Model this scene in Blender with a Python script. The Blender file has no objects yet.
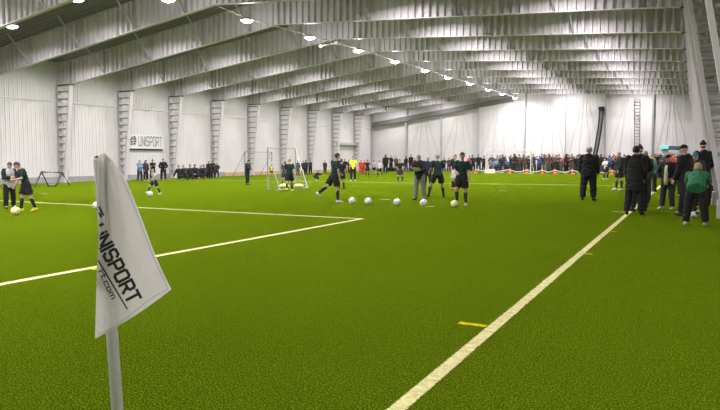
import bpy, bmesh, math, random
from mathutils import Vector, Matrix, noise
from mathutils.bvhtree import BVHTree
PI = math.pi
R = math.radians
rng = random.Random(7)
C = bpy.context.scene.collection
sc = bpy.context.scene

# ------------------------------------------------------------------ camera, light, exposure
FPX = 660.0
TILT = R(4.015); YAW = R(26.72); CAMZ = 1.42
cam_d = bpy.data.cameras.new('camera'); cam = bpy.data.objects.new('camera', cam_d); C.objects.link(cam)
cam_d.sensor_width = 36; cam_d.lens = FPX/720*36; cam_d.clip_end = 300; cam_d.clip_start = .05
cam.location = (0, 0, CAMZ); cam.rotation_euler = (PI/2-TILT, 0, YAW)
sc.camera = cam
w = bpy.data.worlds.new('world'); sc.world = w; w.use_nodes = True
w.node_tree.nodes['Background'].inputs[0].default_value = (.6, .7, .8, 1)
w.node_tree.nodes['Background'].inputs[1].default_value = .3
sc.view_settings.view_transform = 'Standard'; sc.view_settings.look = 'None'
sc.view_settings.exposure = 0.12; sc.view_settings.gamma = 1; sc.view_settings.use_curve_mapping = False
LAMP_W = 300.0          # power of one high-bay lamp
LAMP_COL = (1.0, .93, .985)

# ------------------------------------------------------------------ pixel helpers (frame 720 x 410)
def ray(x, y):
    a = (x-360)/FPX; b = (205-y)/FPX
    F = math.cos(TILT)+b*math.sin(TILT); U = -math.sin(TILT)+b*math.cos(TILT)
    return Vector((a*math.cos(YAW)-F*math.sin(YAW), a*math.sin(YAW)+F*math.cos(YAW), U))
def gnd(x, y, z=0):
    r = ray(x, y); return r*((z-CAMZ)/r.z)+Vector((0, 0, CAMZ))
def onX(x, y, X):
    r = ray(x, y); return r*(X/r.x)+Vector((0, 0, CAMZ))
def onY(x, y, Y):
    r = ray(x, y); return r*(Y/r.y)+Vector((0, 0, CAMZ))

# ------------------------------------------------------------------ materials
MATS = {}
def mat(name, col, rough=.6, metal=0.0, var=0.0, vscale=8, bump=0.0, bscale=40, emit=None, estr=0, spec=.5, alpha=1, sheen=0):
    if name in MATS: return MATS[name]
    m = bpy.data.materials.new(name); m.use_nodes = True; nt = m.node_tree
    b = nt.nodes['Principled BSDF']
    b.inputs['Base Color'].default_value = (*col, 1); b.inputs['Roughness'].default_value = rough
    b.inputs['Metallic'].default_value = metal; b.inputs['Specular IOR Level'].default_value = spec
    if sheen: b.inputs['Sheen Weight'].default_value = sheen
    if emit:
        b.inputs['Emission Color'].default_value = (*emit, 1); b.inputs['Emission Strength'].default_value = estr
    if var or bump:
        tc = nt.nodes.new('ShaderNodeTexCoord')
        n = nt.nodes.new('ShaderNodeTexNoise'); n.inputs['Scale'].default_value = vscale; n.inputs['Detail'].default_value = 4
        nt.links.new(tc.outputs['Object'], n.inputs['Vector'])
        if var:
            mr = nt.nodes.new('ShaderNodeMapRange'); mr.inputs['From Min'].default_value = .3; mr.inputs['From Max'].default_value = .7
            mr.inputs['To Min'].default_value = 1-var; mr.inputs['To Max'].default_value = 1+var
            nt.links.new(n.outputs['Fac'], mr.inputs['Value'])
            mx = nt.nodes.new('ShaderNodeVectorMath'); mx.operation = 'SCALE'; mx.inputs[0].default_value = col
            nt.links.new(mr.outputs['Result'], mx.inputs['Scale']); nt.links.new(mx.outputs['Vector'], b.inputs['Base Color'])
        if bump:
            n2 = nt.nodes.new('ShaderNodeTexNoise'); n2.inputs['Scale'].default_value = bscale
            nt.links.new(tc.outputs['Object'], n2.inputs['Vector'])
            bp = nt.nodes.new('ShaderNodeBump'); bp.inputs['Strength'].default_value = bump; bp.inputs['Distance'].default_value = .02
            nt.links.new(n2.outputs['Fac'], bp.inputs['Height']); nt.links.new(bp.outputs['Normal'], b.inputs['Normal'])
    MATS[name] = m; return m

def turf_mat(name, dark, light, tip, sheen=0):
    m = bpy.data.materials.new(name); m.use_nodes = True; nt = m.node_tree; L = nt.links
    b = nt.nodes['Principled BSDF']; b.inputs['Roughness'].default_value = .9; b.inputs['Specular IOR Level'].default_value = 0.0
    if sheen: b.inputs['Sheen Weight'].default_value = sheen; b.inputs['Sheen Roughness'].default_value = .22; b.inputs['Sheen Tint'].default_value = (.50, .76, .02, 1)
    tc = nt.nodes.new('ShaderNodeTexCoord')
    def nz(scale, det, rough=.6, stretch=None):
        n = nt.nodes.new('ShaderNodeTexNoise'); n.inputs['Scale'].default_value = scale; n.inputs['Detail'].default_value = det
        n.inputs['Roughness'].default_value = rough
        if stretch:
            mp = nt.nodes.new('ShaderNodeMapping'); mp.inputs['Scale'].default_value = stretch; mp.inputs['Rotation'].default_value = (0, 0, .5)
            L.new(tc.outputs['Object'], mp.inputs['Vector']); L.new(mp.outputs['Vector'], n.inputs['Vector'])
        else: L.new(tc.outputs['Object'], n.inputs['Vector'])
        return n
    fine = nz(80, 2, .7); mid = nz(14, 4, .6); big = nz(.35, 2, .5)
    cr = nt.nodes.new('ShaderNodeValToRGB')
    cr.color_ramp.elements[0].position = .40; cr.color_ramp.elements[0].color = (*dark, 1)
    cr.color_ramp.elements[1].position = .66; cr.color_ramp.elements[1].color = (*tip, 1)
    e = cr.color_ramp.elements.new(.52); e.color = (*light, 1)
    L.new(fine.outputs['Fac'], cr.inputs['Fac'])
    def rng_(n, a, c):
        mr = nt.nodes.new('ShaderNodeMapRange'); mr.inputs['From Min'].default_value = .3; mr.inputs['From Max'].default_value = .7
        mr.inputs['To Min'].default_value = a; mr.inputs['To Max'].default_value = c; L.new(n.outputs['Fac'], mr.inputs['Value']); return mr
    a1 = rng_(mid, .8, 1.2); a2 = rng_(big, .9, 1.1)
    mu = nt.nodes.new('ShaderNodeMath'); mu.operation = 'MULTIPLY'; L.new(a1.outputs[0], mu.inputs[0]); L.new(a2.outputs[0], mu.inputs[1])
    vs = nt.nodes.new('ShaderNodeVectorMath'); vs.operation = 'SCALE'; L.new(cr.outputs['Color'], vs.inputs[0]); L.new(mu.outputs[0], vs.inputs['Scale'])
    L.new(vs.outputs['Vector'], b.inputs['Base Color'])
    bp = nt.nodes.new('ShaderNodeBump'); bp.inputs['Strength'].default_value = .9; bp.inputs['Distance'].default_value = .03
    L.new(fine.outputs['Fac'], bp.inputs['Height']); L.new(bp.outputs['Normal'], b.inputs['Normal'])
    return m
M_TURF = turf_mat('turf', (.001, .004, .0002), (.036, .076, .0012), (.30, .40, .018), .6)
M_LINE = turf_mat('line_turf', (.80, .76, .30), (.95, .90, .42), (.97, .94, .52))
M_YLINE = turf_mat('yellow_line_turf', (.7, .52, .01), (.95, .74, .02), (.97, .8, .05))
M_WALL = mat('white_wall_panel', (.70, .69, .675), .55, var=.03, vscale=.7)
M_FARWALL = mat('far_wall_panel', (.72, .71, .69), .6, var=.03, vscale=.5)
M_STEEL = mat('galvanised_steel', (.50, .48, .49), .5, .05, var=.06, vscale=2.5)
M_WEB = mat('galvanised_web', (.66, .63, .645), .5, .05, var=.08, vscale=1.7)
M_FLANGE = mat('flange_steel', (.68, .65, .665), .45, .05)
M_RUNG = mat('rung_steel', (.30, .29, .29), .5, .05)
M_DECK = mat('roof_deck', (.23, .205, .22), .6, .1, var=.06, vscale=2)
M_DARKSTEEL = mat('dark_steel', (.09, .09, .085), .5, .3)
M_BASE = mat('grey_plinth', (.33, .33, .33), .8, var=.08, vscale=3)
M_WOOD = mat('pine_board', (.55, .38, .20), .7, var=.15, vscale=5)
M_ALU = mat('aluminium_tube', (.42, .42, .41), .4, .4)
M_WHITEPAINT = mat('white_paint', (.80, .80, .78), .45)
M_CONC = mat('concrete', (.55, .54, .51), .85, var=.08, vscale=6)

# ------------------------------------------------------------------ mesh helpers
def mesh_from(bm, name, smooth=False):
    me = bpy.data.meshes.new(name); bmesh.ops.recalc_face_normals(bm, faces=bm.faces[:]) if bm.faces else None
    bm.to_mesh(me); bm.free()
    if smooth:
        for p in me.polygons: p.use_smooth = True
    return me
def obj(name, bm, m, parent=None, smooth=False):
    me = mesh_from(bm, name, smooth) if isinstance(bm, bmesh.types.BMesh) else bm
    if m is not None and not me.materials: me.materials.append(m)
    o = bpy.data.objects.new(name, me); C.objects.link(o)
    if parent: o.parent = parent
    return o
def empty(name, loc=(0, 0, 0)):
    o = bpy.data.objects.new(name, None); o.empty_display_size = .2; C.objects.link(o); o.location = loc; return o
def tag(o, label, cat, group=None, kind=None):
    if label: o['label'] = label
    if cat: o['category'] = cat
    if group: o['group'] = group
    if kind: o['kind'] = kind
    return o
def struct(o): o['kind'] = 'structure'; return o
def box(bm, x0, x1, y0, y1, z0, z1):
    v = [bm.verts.new((x, y, z)) for x in (x0, x1) for y in (y0, y1) for z in (z0, z1)]
    for f in ((0, 1, 3, 2), (4, 6, 7, 5), (0, 4, 5, 1), (2, 3, 7, 6), (0, 2, 6, 4), (1, 5, 7, 3)): bm.faces.new([v[i] for i in f])
def frame_axes(d):
    d = d.normalized(); up = Vector((0, 0, 1)) if abs(d.z) < .9 else Vector((0, 1, 0))
    x = d.cross(up).normalized(); y = x.cross(d).normalized(); return x, y
def loft(bm, secs, n=12):
    rings = []
    for c, ax, ay in secs:
        rings.append([bm.verts.new(c+ax*math.cos(2*PI*i/n)+ay*math.sin(2*PI*i/n)) for i in range(n)])
    for a, b in zip(rings, rings[1:]):
        for i in range(n): bm.faces.new((a[i], a[(i+1) % n], b[(i+1) % n], b[i]))
    bm.faces.new(rings[0][::-1]); bm.faces.new(rings[-1])
def tube(bm, pts, r, n=8, rs=None):
    pts = [Vector(p) for p in pts]; secs = []; px = None
    for i, p in enumerate(pts):
        d = (pts[min(i+1, len(pts)-1)]-pts[max(i-1, 0)])
        x, y = frame_axes(d)
        if px is not None and abs(x.dot(px)) > .01:
            y = d.normalized().cross(px).normalized(); x = y.cross(d.normalized()).normalized()
            if x.dot(px) < 0: x, y = -x, -y
        px = x
        rr = rs[i] if rs else r
        secs.append((p, x*rr, y*rr))
    loft(bm, secs, n)
def bar(bm, a, b, wx, wy, up=Vector((0, 0, 1))):
    a = Vector(a); b = Vector(b); d = (b-a).normalized()
    if abs(d.dot(up)) > .98: up = Vector((0, 1, 0))
    x = d.cross(up).normalized()*wx/2; y = x.cross(d).normalized()*wy/2
    v = [bm.verts.new(p+s*x+t*y) for p in (a, b) for s, t in ((-1, -1), (1, -1), (1, 1), (-1, 1))]
    for f in ((3, 2, 1, 0), (4, 5, 6, 7), (0, 1, 5, 4), (1, 2, 6, 5), (2, 3, 7, 6), (3, 0, 4, 7)): bm.faces.new([v[i] for i in f])
def ell(bm, c, rx, ry, rz, rot=None, u=14, v=9):
    mt = Matrix.Translation(c) @ (rot.to_4x4() if rot else Matrix.Identity(4)) @ Matrix.Diagonal((rx, ry, rz, 1))
    bmesh.ops.create_uvsphere(bm, u_segments=u, v_segments=v, radius=1, matrix=mt)

# ------------------------------------------------------------------ the hall
XL, XR = -34.0, 1.25          # side walls
YN, YF = -9.0, 70.6           # end walls
FY = [13.2, 18.0, 22.7, 27.4, 32.1, 36.8, 41.5, 46.3, 51.2, 56.1, 61.0, 66.0]
FY = [-5.6, -.9, 3.8, 8.5]+FY
def zl(Y): return 5.73+.0125*max(Y-22, -6)           # underside of the beam at the left column
def xr(Y):                                            # ridge line
    if Y < 27.4: return -18.3
    return -16.5-1.8*math.exp(-(Y-27.4)/11.0)
def zr(Y): return 7.92
def ze(Y): return 6.84+.14*math.exp(-abs(Y-27.4)/2.5)+.012*max(Y-45, 0)
def prof(Y): return [(XL, zl(Y)), (XL+1.25, zl(Y)), (xr(Y), zr(Y)), (-.5, ze(Y)), (XR-.1, ze(Y))]
def zbot(X, Y):
    p = prof(Y)
    for (a, za), (b, zb) in zip(p, p[1:]):
        if X <= b: return za+(zb-za)*(X-a)/(b-a)
    return p[-1][1]
DEP = 1.32

bm = bmesh.new(); box(bm, XL-.3, XR+.3, YN-.3, YF+.3, -.25, 0)
struct(obj('floor', bm, M_TURF))

def ribbed(name, p0, p1, z0, ztop, pitch, amp, m, nrm):
    """vertical ribbed cladding from p0 to p1, top given by ztop(t)"""
    bm = bmesh.new(); p0 = Vector(p0); p1 = Vector(p1); Lh = (p1-p0).length; n = int(Lh/pitch); prev = None; d = (p1-p0)/Lh
    for i in range(n):
        for f, a in ((0, 0), (.06, 1), (.16, 1), (.22, 0), (.55, 0), (.58, -.5), (.62, -.5), (.65, 0)):
            t = (i+f)*pitch; q = p0+d*t+Vector(nrm)*amp*a
            cur = (bm.verts.new((q.x, q.y, z0)), bm.verts.new((q.x, q.y, ztop(q))))
            if prev: bm.faces.new((prev[0], cur[0], cur[1], prev[1]))
            prev = cur
    q = p1; cur = (bm.verts.new((q.x, q.y, z0)), bm.verts.new((q.x, q.y, ztop(q)))); bm.faces.new((prev[0], cur[0], cur[1], prev[1]))
    # backing wall gives the cladding a thickness
    o = Vector(nrm)*-.2
    a = [bm.verts.new((p.x+o.x, p.y+o.y, z)) for p, z in ((p0, z0), (p1, z0), (p1, ztop(p1)), (p0, ztop(p0)))]
    bm.faces.new(a)
    return struct(obj(name, bm, m))
ribbed('wall_left', (XL, YN, 0), (XL, YF, 0), 0, lambda q: zl(q.y)+DEP+.25, .27, .03, M_WALL, (1, 0, 0))
ribbed('wall_right', (XR, YN, 0), (XR, YF, 0), 0, lambda q: ze(q.y)+DEP+.3, .27, .03, M_WALL, (-1, 0, 0))
ribbed('wall_far', (XL, YF, 0), (XR, YF, 0), 0, lambda q: zbot(q.x, YF)+DEP+.3, 1.0, .012, M_FARWALL, (0, -1, 0))
ribbed('wall_near', (XL, YN, 0), (XR, YN, 0), 0, lambda q: zbot(q.x, YN)+DEP+.3, 1.0, .012, M_FARWALL, (0, 1, 0))

# roof deck: trapezoid sheets with ribs running across the hall
bm = bmesh.new(); prev = None; pitch = .32
n = int((YF-YN)/pitch)
for i in range(n+1):
    for f, a in ((0, 0), (.32, 0), (.42, 1), (.88, 1), (.98, 0)):
        Y = min(YN+(i+f)*pitch, YF)
        cur = [bm.verts.new((x, Y, z+DEP+.03+.07*a)) for x, z in prof(Y)]
        if prev:
            for k in range(4): bm.faces.new((prev[k], prev[k+1], cur[k+1], cur[k]))
        prev = cur
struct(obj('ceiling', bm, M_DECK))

# horizontal flashing on the left wall and the plinths
bm = bmesh.new(); box(bm, XL, XL+.05, YN, YF, 4.78, 4.86)
struct(obj('trim_1', bm, M_WALL))
bm = bmesh.new(); box(bm, XL, XL+.06, YN, 43, 0, .34)
struct(obj('baseboard_left', bm, M_BASE))
bm = bmesh.new(); box(bm, XL, XL+.09, 43, YF, 0, .30)
struct(obj('trim_2', bm, M_WOOD))
bm = bmesh.new(); box(bm, XL, XR, YF-.07, YF, 0, .34)
struct(obj('baseboard_far', bm, M_BASE))
bm = bmesh.new(); box(bm, XR-.07, XR, YN, YF, 0, .34)
struct(obj('baseboard_right', bm, M_BASE))

ORD = ['nearest', 'second', 'third', 'fourth', 'fifth', 'sixth', 'seventh', 'eighth', 'ninth', 'tenth', 'eleventh', 'twelfth', 'thirteenth']
VIS = [Y for Y in FY if Y > 17]
def flange_bm(pts, Y, wy, t, z_off):
    bm = bmesh.new()
    v = []
    for x, z in pts:
        v.append([bm.verts.new((x, Y+s*wy/2, z+z_off+q)) for s, q in ((-1, 0), (1, 0), (1, t), (-1, t))])
    for a, b in zip(v, v[1:]):
        for i in range(4): bm.faces.new((a[i], a[(i+1) % 4], b[(i+1) % 4], b[i]))
    bm.faces.new(v[0][::-1]); bm.faces.new(v[-1]); return bm
BRX = [-30.0, -26.4, -22.8, -19.9, -13.2, -9.2, -5.1, -2.0]
def web_bm(Y):
    bm = bmesh.new(); x = XL; prev = None; k = 0; P = .34; am = .058
    while x < XR-.1:
        for f, a in ((0, -1), (.36, -1), (.46, 1), (.90, 1)):
            X = min(x+f*P, XR-.1); zb = zbot(X, Y)
            aa = am*(1.45 if (X*.27+Y*.11) % 1 < .3 else .8); cur = (bm.verts.new((X, Y+a*aa, zb+.02)), bm.verts.new((X, Y+a*aa, zb+DEP)))
            if prev: bm.faces.new((prev[0], cur[0], cur[1], prev[1]))
            prev = cur
        x += P
    return bm
for Y in FY:
    nm = None
    if Y in VIS:
        i = VIS.index(Y)
        nm = ['roof beam cut off by the top left corner of the photo', 'roof beam whose left foot leaves the frame at the left edge',
              'roof beam resting on the first fully visible column of the left wall',
              'roof beam on the column just left of the wall banner', 'roof beam on the column just right of the wall banner'][i] if i < 5 else \
            'roof beam %s away from the far end wall' % {0: 'one place', 1: 'two places', 2: 'three places', 3: 'four places', 4: 'five places', 5: 'six places', 6: 'seven places'}[len(VIS)-1-i]
    else: nm = 'roof beam overhead %s outside the picture' % ORD[FY.index(Y)]
    B = empty('roof_beam', (0, 0, 0)); tag(B, 'galvanised corrugated-web '+nm, 'beam', 'roof beams across the hall')
    p = prof(Y)
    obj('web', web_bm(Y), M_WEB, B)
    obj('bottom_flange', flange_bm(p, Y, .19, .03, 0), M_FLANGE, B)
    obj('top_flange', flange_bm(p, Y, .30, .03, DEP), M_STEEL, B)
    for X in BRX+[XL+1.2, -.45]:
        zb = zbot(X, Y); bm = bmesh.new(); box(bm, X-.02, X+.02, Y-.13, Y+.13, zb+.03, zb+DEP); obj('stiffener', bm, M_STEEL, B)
    if Y > 12:
        for X in BRX:
            for s in (-1, 1):
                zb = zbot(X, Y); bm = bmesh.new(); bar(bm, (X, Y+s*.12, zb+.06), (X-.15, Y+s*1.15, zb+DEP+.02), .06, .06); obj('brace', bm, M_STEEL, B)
    # left column
    z1 = zl(Y)
    for side in (0, 1):
        if Y < 12 and side == 0: continue
        if Y in VIS:
            k = VIS.index(Y)
            if side == 0:
                lb = ['outside the left edge of the photo', 'at the far left edge', 'beside the overturned goal frame', 'left of the wall banner', 'right of the wall banner', 'behind the three standing spectators'][k] if k < 6 else \
                    'of the left wall, %s from the far corner' % ORD[len(VIS)-1-k].replace('nearest', 'first')
            else: lb = 'of the right wall, %s' % ['standing on a white concrete foot at the right edge', 'next behind the one with the concrete foot', 'third in the row', 'fourth in the row', 'fifth in the row', 'sixth in the row', 'seventh in the row', 'eighth in the row', 'ninth in the row', 'tenth in the row', 'last before the far wall'][k]
        else: lb = 'at the %s, %s of those outside the photo' % (('left', 'right')[side], ORD[FY.index(Y)])
        tp = z1 if side == 0 else ze(Y)
        Q = empty('steel_column', (XL if side == 0 else XR, Y, 0))
        tag(Q, 'tapered white ladder-like steel column '+lb, 'column', 'ladder columns along the %s wall' % ('left', 'right')[side])
        def q(x, y, z):  # wall-relative point: x metres away from the wall
            return Vector((x if side == 0 else -x, y, z))
        top_in = 1.25 if side == 0 else 1.80; bot_in = .52 if side == 0 else .60
        if side and Y < 14: top_in -= .16; bot_in -= .16
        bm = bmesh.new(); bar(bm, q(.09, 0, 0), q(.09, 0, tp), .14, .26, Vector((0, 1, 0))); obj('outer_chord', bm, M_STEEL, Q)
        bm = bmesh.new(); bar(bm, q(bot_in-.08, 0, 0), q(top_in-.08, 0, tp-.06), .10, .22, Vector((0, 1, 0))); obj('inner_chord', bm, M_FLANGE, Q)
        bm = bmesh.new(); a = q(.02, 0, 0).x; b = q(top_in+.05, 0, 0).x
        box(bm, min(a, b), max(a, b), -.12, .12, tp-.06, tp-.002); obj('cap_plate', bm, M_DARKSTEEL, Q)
        z = .55
        while z < tp-.2:
            t = z/tp; xi = bot_in+(top_in-bot_in)*t-.16
            bm = bmesh.new(); a = q(.15, 0, 0).x; b = q(xi, 0, 0).x
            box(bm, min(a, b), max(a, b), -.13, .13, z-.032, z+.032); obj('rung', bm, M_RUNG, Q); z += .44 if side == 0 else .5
        bm = bmesh.new(); s = 1 if side == 0 else -1
        a = q(-.0, 0, 0).x+s*.02; b = q(bot_in+.1, 0, 0).x
        hh = .06 if side == 0 else .42
        box(bm, min(a, b), max(a, b), -.25, .25, 0, hh); obj('footing', bm, M_CONC if side else M_STEEL, Q)

# gable end: dark bottom chord on the left slope, posts, wall seams, ladder
B = empty('gable_rail', (0, 0, 0)); tag(B, 'dark grey shutter rail sloping along the top of the far wall', 'rail')
bm = bmesh.new()
a = onY(373, 125, YF-.35); b = onY(513, 99, YF-.35)
bar(bm, a, b, .35, .48, Vector((0, 0, 1))); obj('rail_beam', bm, mat('rail_grey', (.17, .17, .16), .6), B)
bm = bmesh.new(); bar(bm, a+Vector((0, -.2, .3)), b+Vector((0, -.2, .3)), .1, .08); obj('rail_lip', bm, M_STEEL, B)
for i, (px, wd) in enumerate([(371.5, .25), (406, .16), (441, .16), (478, .16), (524, .16), (565, .06), (605, .09), (652, .14)]):
    X = onY(px, 150, YF-.2).x
    X = max(X, XL+wd/2+.05); bm = bmesh.new(); box(bm, X-wd/2, X+wd/2, YF-.30, YF-.09, 0, zbot(X, YF)+DEP)
    o = obj('gable_post', bm, M_STEEL if wd > .15 else M_ALU)
    tag(o, 'slim grey vertical steel post on the far wall, '+['in the left corner', 'first right of the left corner', 'third from the left corner', 'fourth from the left corner', 'just right of the last ridge lamp', 'thin one halfway right of the ridge', 'thin one beside the leaning black duct', 'just left of the green sign'][i], 'post', 'posts of the far end wall')
# fanned membrane seams
for i, (tx, ty, bxs) in enumerate([(424, 114, (408, 418, 430, 439)), (460, 108, (443, 453, 466, 476)), (500, 100, (481, 492, 505, 519)), (550, 98, (528, 540, 553, 564)),
                                   (585, 98, (568, 578, 590, 602)), (628, 99, (608, 618, 632, 645)), (672, 99, (655, 664, 678, 690))]):
    bm = bmesh.new()
    for bx in bxs:
        bar(bm, onY(tx+(bx-tx)*.12, ty, YF-.03), onY(bx, 158, YF-.03), .022, .04)
    o = obj('wall_seam', bm, mat('seam_grey', (.62, .62, .60), .7)); o['kind'] = 'structure'; o.name = 'trim_%d' % (3+i)

def ladder(name, top, bot, wdt, m, label, rungs):
    Lo = empty(name, (0, 0, 0)); tag(Lo, label, 'ladder')
    for s in (-1, 1):
        bm = bmesh.new(); bar(bm, bot+Vector((s*wdt/2, 0, 0)), top+Vector((s*wdt/2, 0, 0)), .06, .06); obj('rail', bm, m, Lo)
    for k in range(rungs):
        p = bot.lerp(top, (k+.5)/rungs); bm = bmesh.new(); bar(bm, p-Vector((wdt/2, 0, 0)), p+Vector((wdt/2, 0, 0)), .05, .05); obj('rung', bm, m, Lo)
ladder('wall_ladder', onY(637.5, 98, YF-.35), Vector((onY(637.5, 150, YF-.35).x, YF-.35, .1)), .46, mat('ladder_grey', (.16, .16, .15), .5, .3), 'grey fixed ladder climbing the far wall above the crowd', 24)
# black bent duct leaning against the far wall
D = empty('leaning_duct', (0, 0, 0)); tag(D, 'black bent ribbed duct leaning against the far wall', 'duct')
pts = [onY(593, 173, YF-.8), onY(594, 160, YF-.7), onY(597, 145, YF-.6), onY(599.5, 130, YF-.5), onY(601, 118, YF-.45), onY(601.5, 109, YF-.4)]
for s in (-1, 1):
    bm = bmesh.new(); tube(bm, [p+Vector((s*.15, 0, 0)) for p in pts], .085, 8); obj('hose', bm, mat('black_rubber', (.012, .012, .012), .6), D)
bm = bmesh.new(); tube(bm, pts, .10, 8); obj('core', bm, mat('mid_grey', (.15, .15, .15), .6), D)
bm = bmesh.new(); p = pts[-1]; box(bm, p.x-.28, p.x+.28, p.y-.2, p.y+.2, p.z-.12, p.z+.22); obj('top_cap', bm, mat('black_rubber', (.012, .012, .012)), D)
# pale ledge on the left wall
a = onX(339, 141, XL+.3); b = onX(360, 142, XL+.3)
bm = bmesh.new(); box(bm, XL+.02, XL+.4, a.y, b.y, 2.9, 3.15); tag(obj('wall_rail', bm, M_STEEL), 'pale horizontal box rail between two far left columns', 'rail')

# ------------------------------------------------------------------ lamps
M_LENS = mat('lamp_lens', (1, 1, 1), .5, emit=(1, .98, .92), estr=14)
M_HOUS = mat('lamp_housing', (.75, .75, .72), .4, .2)
def lamp_meshes():
    bm = bmesh.new(); ell(bm, Vector((0, 0, .02)), .26, .26, .11, u=20, v=10); lens = mesh_from(bm, 'lens'); lens.materials.append(M_LENS)
    bm = bmesh.new(); bmesh.ops.create_cone(bm, cap_ends=True, segments=20, radius1=.30, radius2=.12, depth=.14, matrix=Matrix.Translation((0, 0, .09))); hs = mesh_from(bm, 'housing'); hs.materials.append(M_HOUS)
    return lens, hs
LENS, HOUS = lamp_meshes()
LD = bpy.data.lights.new('lamp_light', 'AREA'); LD.shape = 'DISK'; LD.size = .55; LD.energy = LAMP_W; LD.color = LAMP_COL; LD.spread = PI
LDH = LD.copy(); LDH.energy = LAMP_W*.6; LDH.spread = R(160)
LDR = LDH.copy(); LDR.energy = LAMP_W*.95
LP = bpy.data.lights.new('lamp_side_light', 'POINT'); LP.shadow_soft_size = .22; LP.energy = LAMP_W*.34; LP.color = LAMP_COL
def lamp(X, Y, Z, label, group, power=1):
    T = empty('high_bay_lamp', (X, Y, Z)); tag(T, label, 'lamp', group)
    obj('lens', LENS, None, obj('housing', HOUS, None, T))
    zc = zbot(X, Y)+DEP-.02-Z
    bm = bmesh.new(); tube(bm, [(0, 0, .14), (0, 0, zc)], .012, 6); obj('suspension_rod', bm, M_STEEL, T)
    if power:
        l = bpy.data.objects.new('light_source', {1: LD, .4: LDH, .5: LDH, .8: LDR}[power]); C.objects.link(l); l.parent = T; l.location = (0, 0, -.10)
        if power < 1: return
        l = bpy.data.objects.new('side_light_source', LP); C.objects.link(l); l.parent = T; l.location = (0, 0, -.26)
ridge_px = [(168, 0, 20.3), (247, 21, 25.0), (310, 38, 29.75), (358, 51, 34.4), (395, 62, 39.1), (425, 71, 43.9), (448, 78, 48.6), (470, 84, 53.5), (488, 90, 58.5), (502, 94, 63.5), (515, 98, 68.3)]
rp = []
for i, (px, py, Y) in enumerate(ridge_px):
    p = onY(px, py, Y); rp.append(p)
    lb = ['cut by the top edge above the left beams', 'largest and brightest of the ridge row'][i] if i < 2 else ('last of the ridge row, against the far wall' if i == 10 else '%s of the ridge row counted from the largest one' % ORD[i-1])
    lamp(p.x, p.y, p.z, 'round glowing high-bay lamp, '+lb, 'lamps under the ridge')
p = onY(11.7, 26.6, 20.3); lamp(p.x, p.y, p.z, 'round glowing lamp near the left edge between the two nearest beams', 'lamps of the left roof slope', .4)
p = onY(77, 0, 20.3); lamp(p.x, p.y, p.z, 'round glowing lamp cut by the top edge at the upper left', 'lamps of the left roof slope', .4)
for i, Y in enumerate([25.05, 29.75, 34.45, 39.15, 43.9, 48.75, 53.65, 58.55, 63.5, 68.0]):
    for X, sd, sr in ((-30.5, 'left', 'outer'), (-24.5, 'left', 'inner'), (-11.5, 'right', 'inner'), (-4.8, 'right', 'outer')):
        lamp(X, Y, zbot(X, Y)+1.15, 'round lamp hidden above the %s roof slope beams, %s row, %s from the front' % (sd, sr, ORD[i]), 'lamps of the %s roof slope' % sd, .5 if sd == 'left' else .8)
for Y in (20.3, 10.8, 6.1, 1.4, -3.3): lamp(-7.5, Y, zbot(-7.5, Y)+1.12, 'added round lamp above the touchline outside the picture, %s' % {20.3: 'farthest', 10.8: 'fourth', 6.1: 'third', 1.4: 'second', -3.3: 'nearest'}[Y], 'lamps of the right roof slope')  # unseen lamps added to brighten the near turf and touchline
for Y in (15.6, 10.8, 6.1, 1.4, -3.3):  # unseen ridge lamps, added so the near field is not dark
    lamp(-17.6, Y, 8.9, 'added round ridge lamp outside the picture, %s' % {15.6: 'farthest', 10.8: 'fourth', 6.1: 'third', 1.4: 'second', -3.3: 'nearest'}[Y], 'lamps under the ridge')
for Y in (6.1, 1.4, -3.3): lamp(-12.5, Y, zbot(-12.5, Y)+.9, 'added round lamp between ridge and touchline outside the picture, %s' % {6.1: 'farthest', 1.4: 'middle', -3.3: 'nearest'}[Y], 'lamps of the right roof slope')  # extra unseen row, added to light the corner flag from behind the camera
for Y in (15.6, 6.1): lamp(-27.5, Y, 7.6, 'added round lamp outside the picture over the left corner, %s' % ('farther' if Y > 9 else 'nearer'), 'lamps of the left roof slope')  # unseen pair added over the left side to lift the near field
# conduit linking the lamps
bm = bmesh.new(); tube(bm, [onY(160, -18, 20.3)]+[p+Vector((0, 0, .12)) for p in rp[1:4]], .022, 6)
for p, q in zip(rp[3:], rp[4:]): tube(bm, [p+Vector((0, 0, .12)), q+Vector((0, 0, .12))], .055, 6)
tag(obj('power_conduit', bm, mat('white_plastic', (.75, .75, .73), .4)), 'thin white power conduit running from lamp to lamp', 'conduit')
bm = bmesh.new()
a = onY(321, 46, 31.2); b = onY(337, 43, 31.6); tube(bm, [a, b, rp[3]+Vector((0, 0, .15))], .05, 6); ell(bm, a, .13, .13, .1, u=8, v=6); ell(bm, b, .16, .16, .12, u=8, v=6)
tag(obj('cable_tray', bm, mat('white_plastic', (.75, .75, .73))), 'short white angled cable arm at the start of the ridge cable', 'cable')

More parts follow.
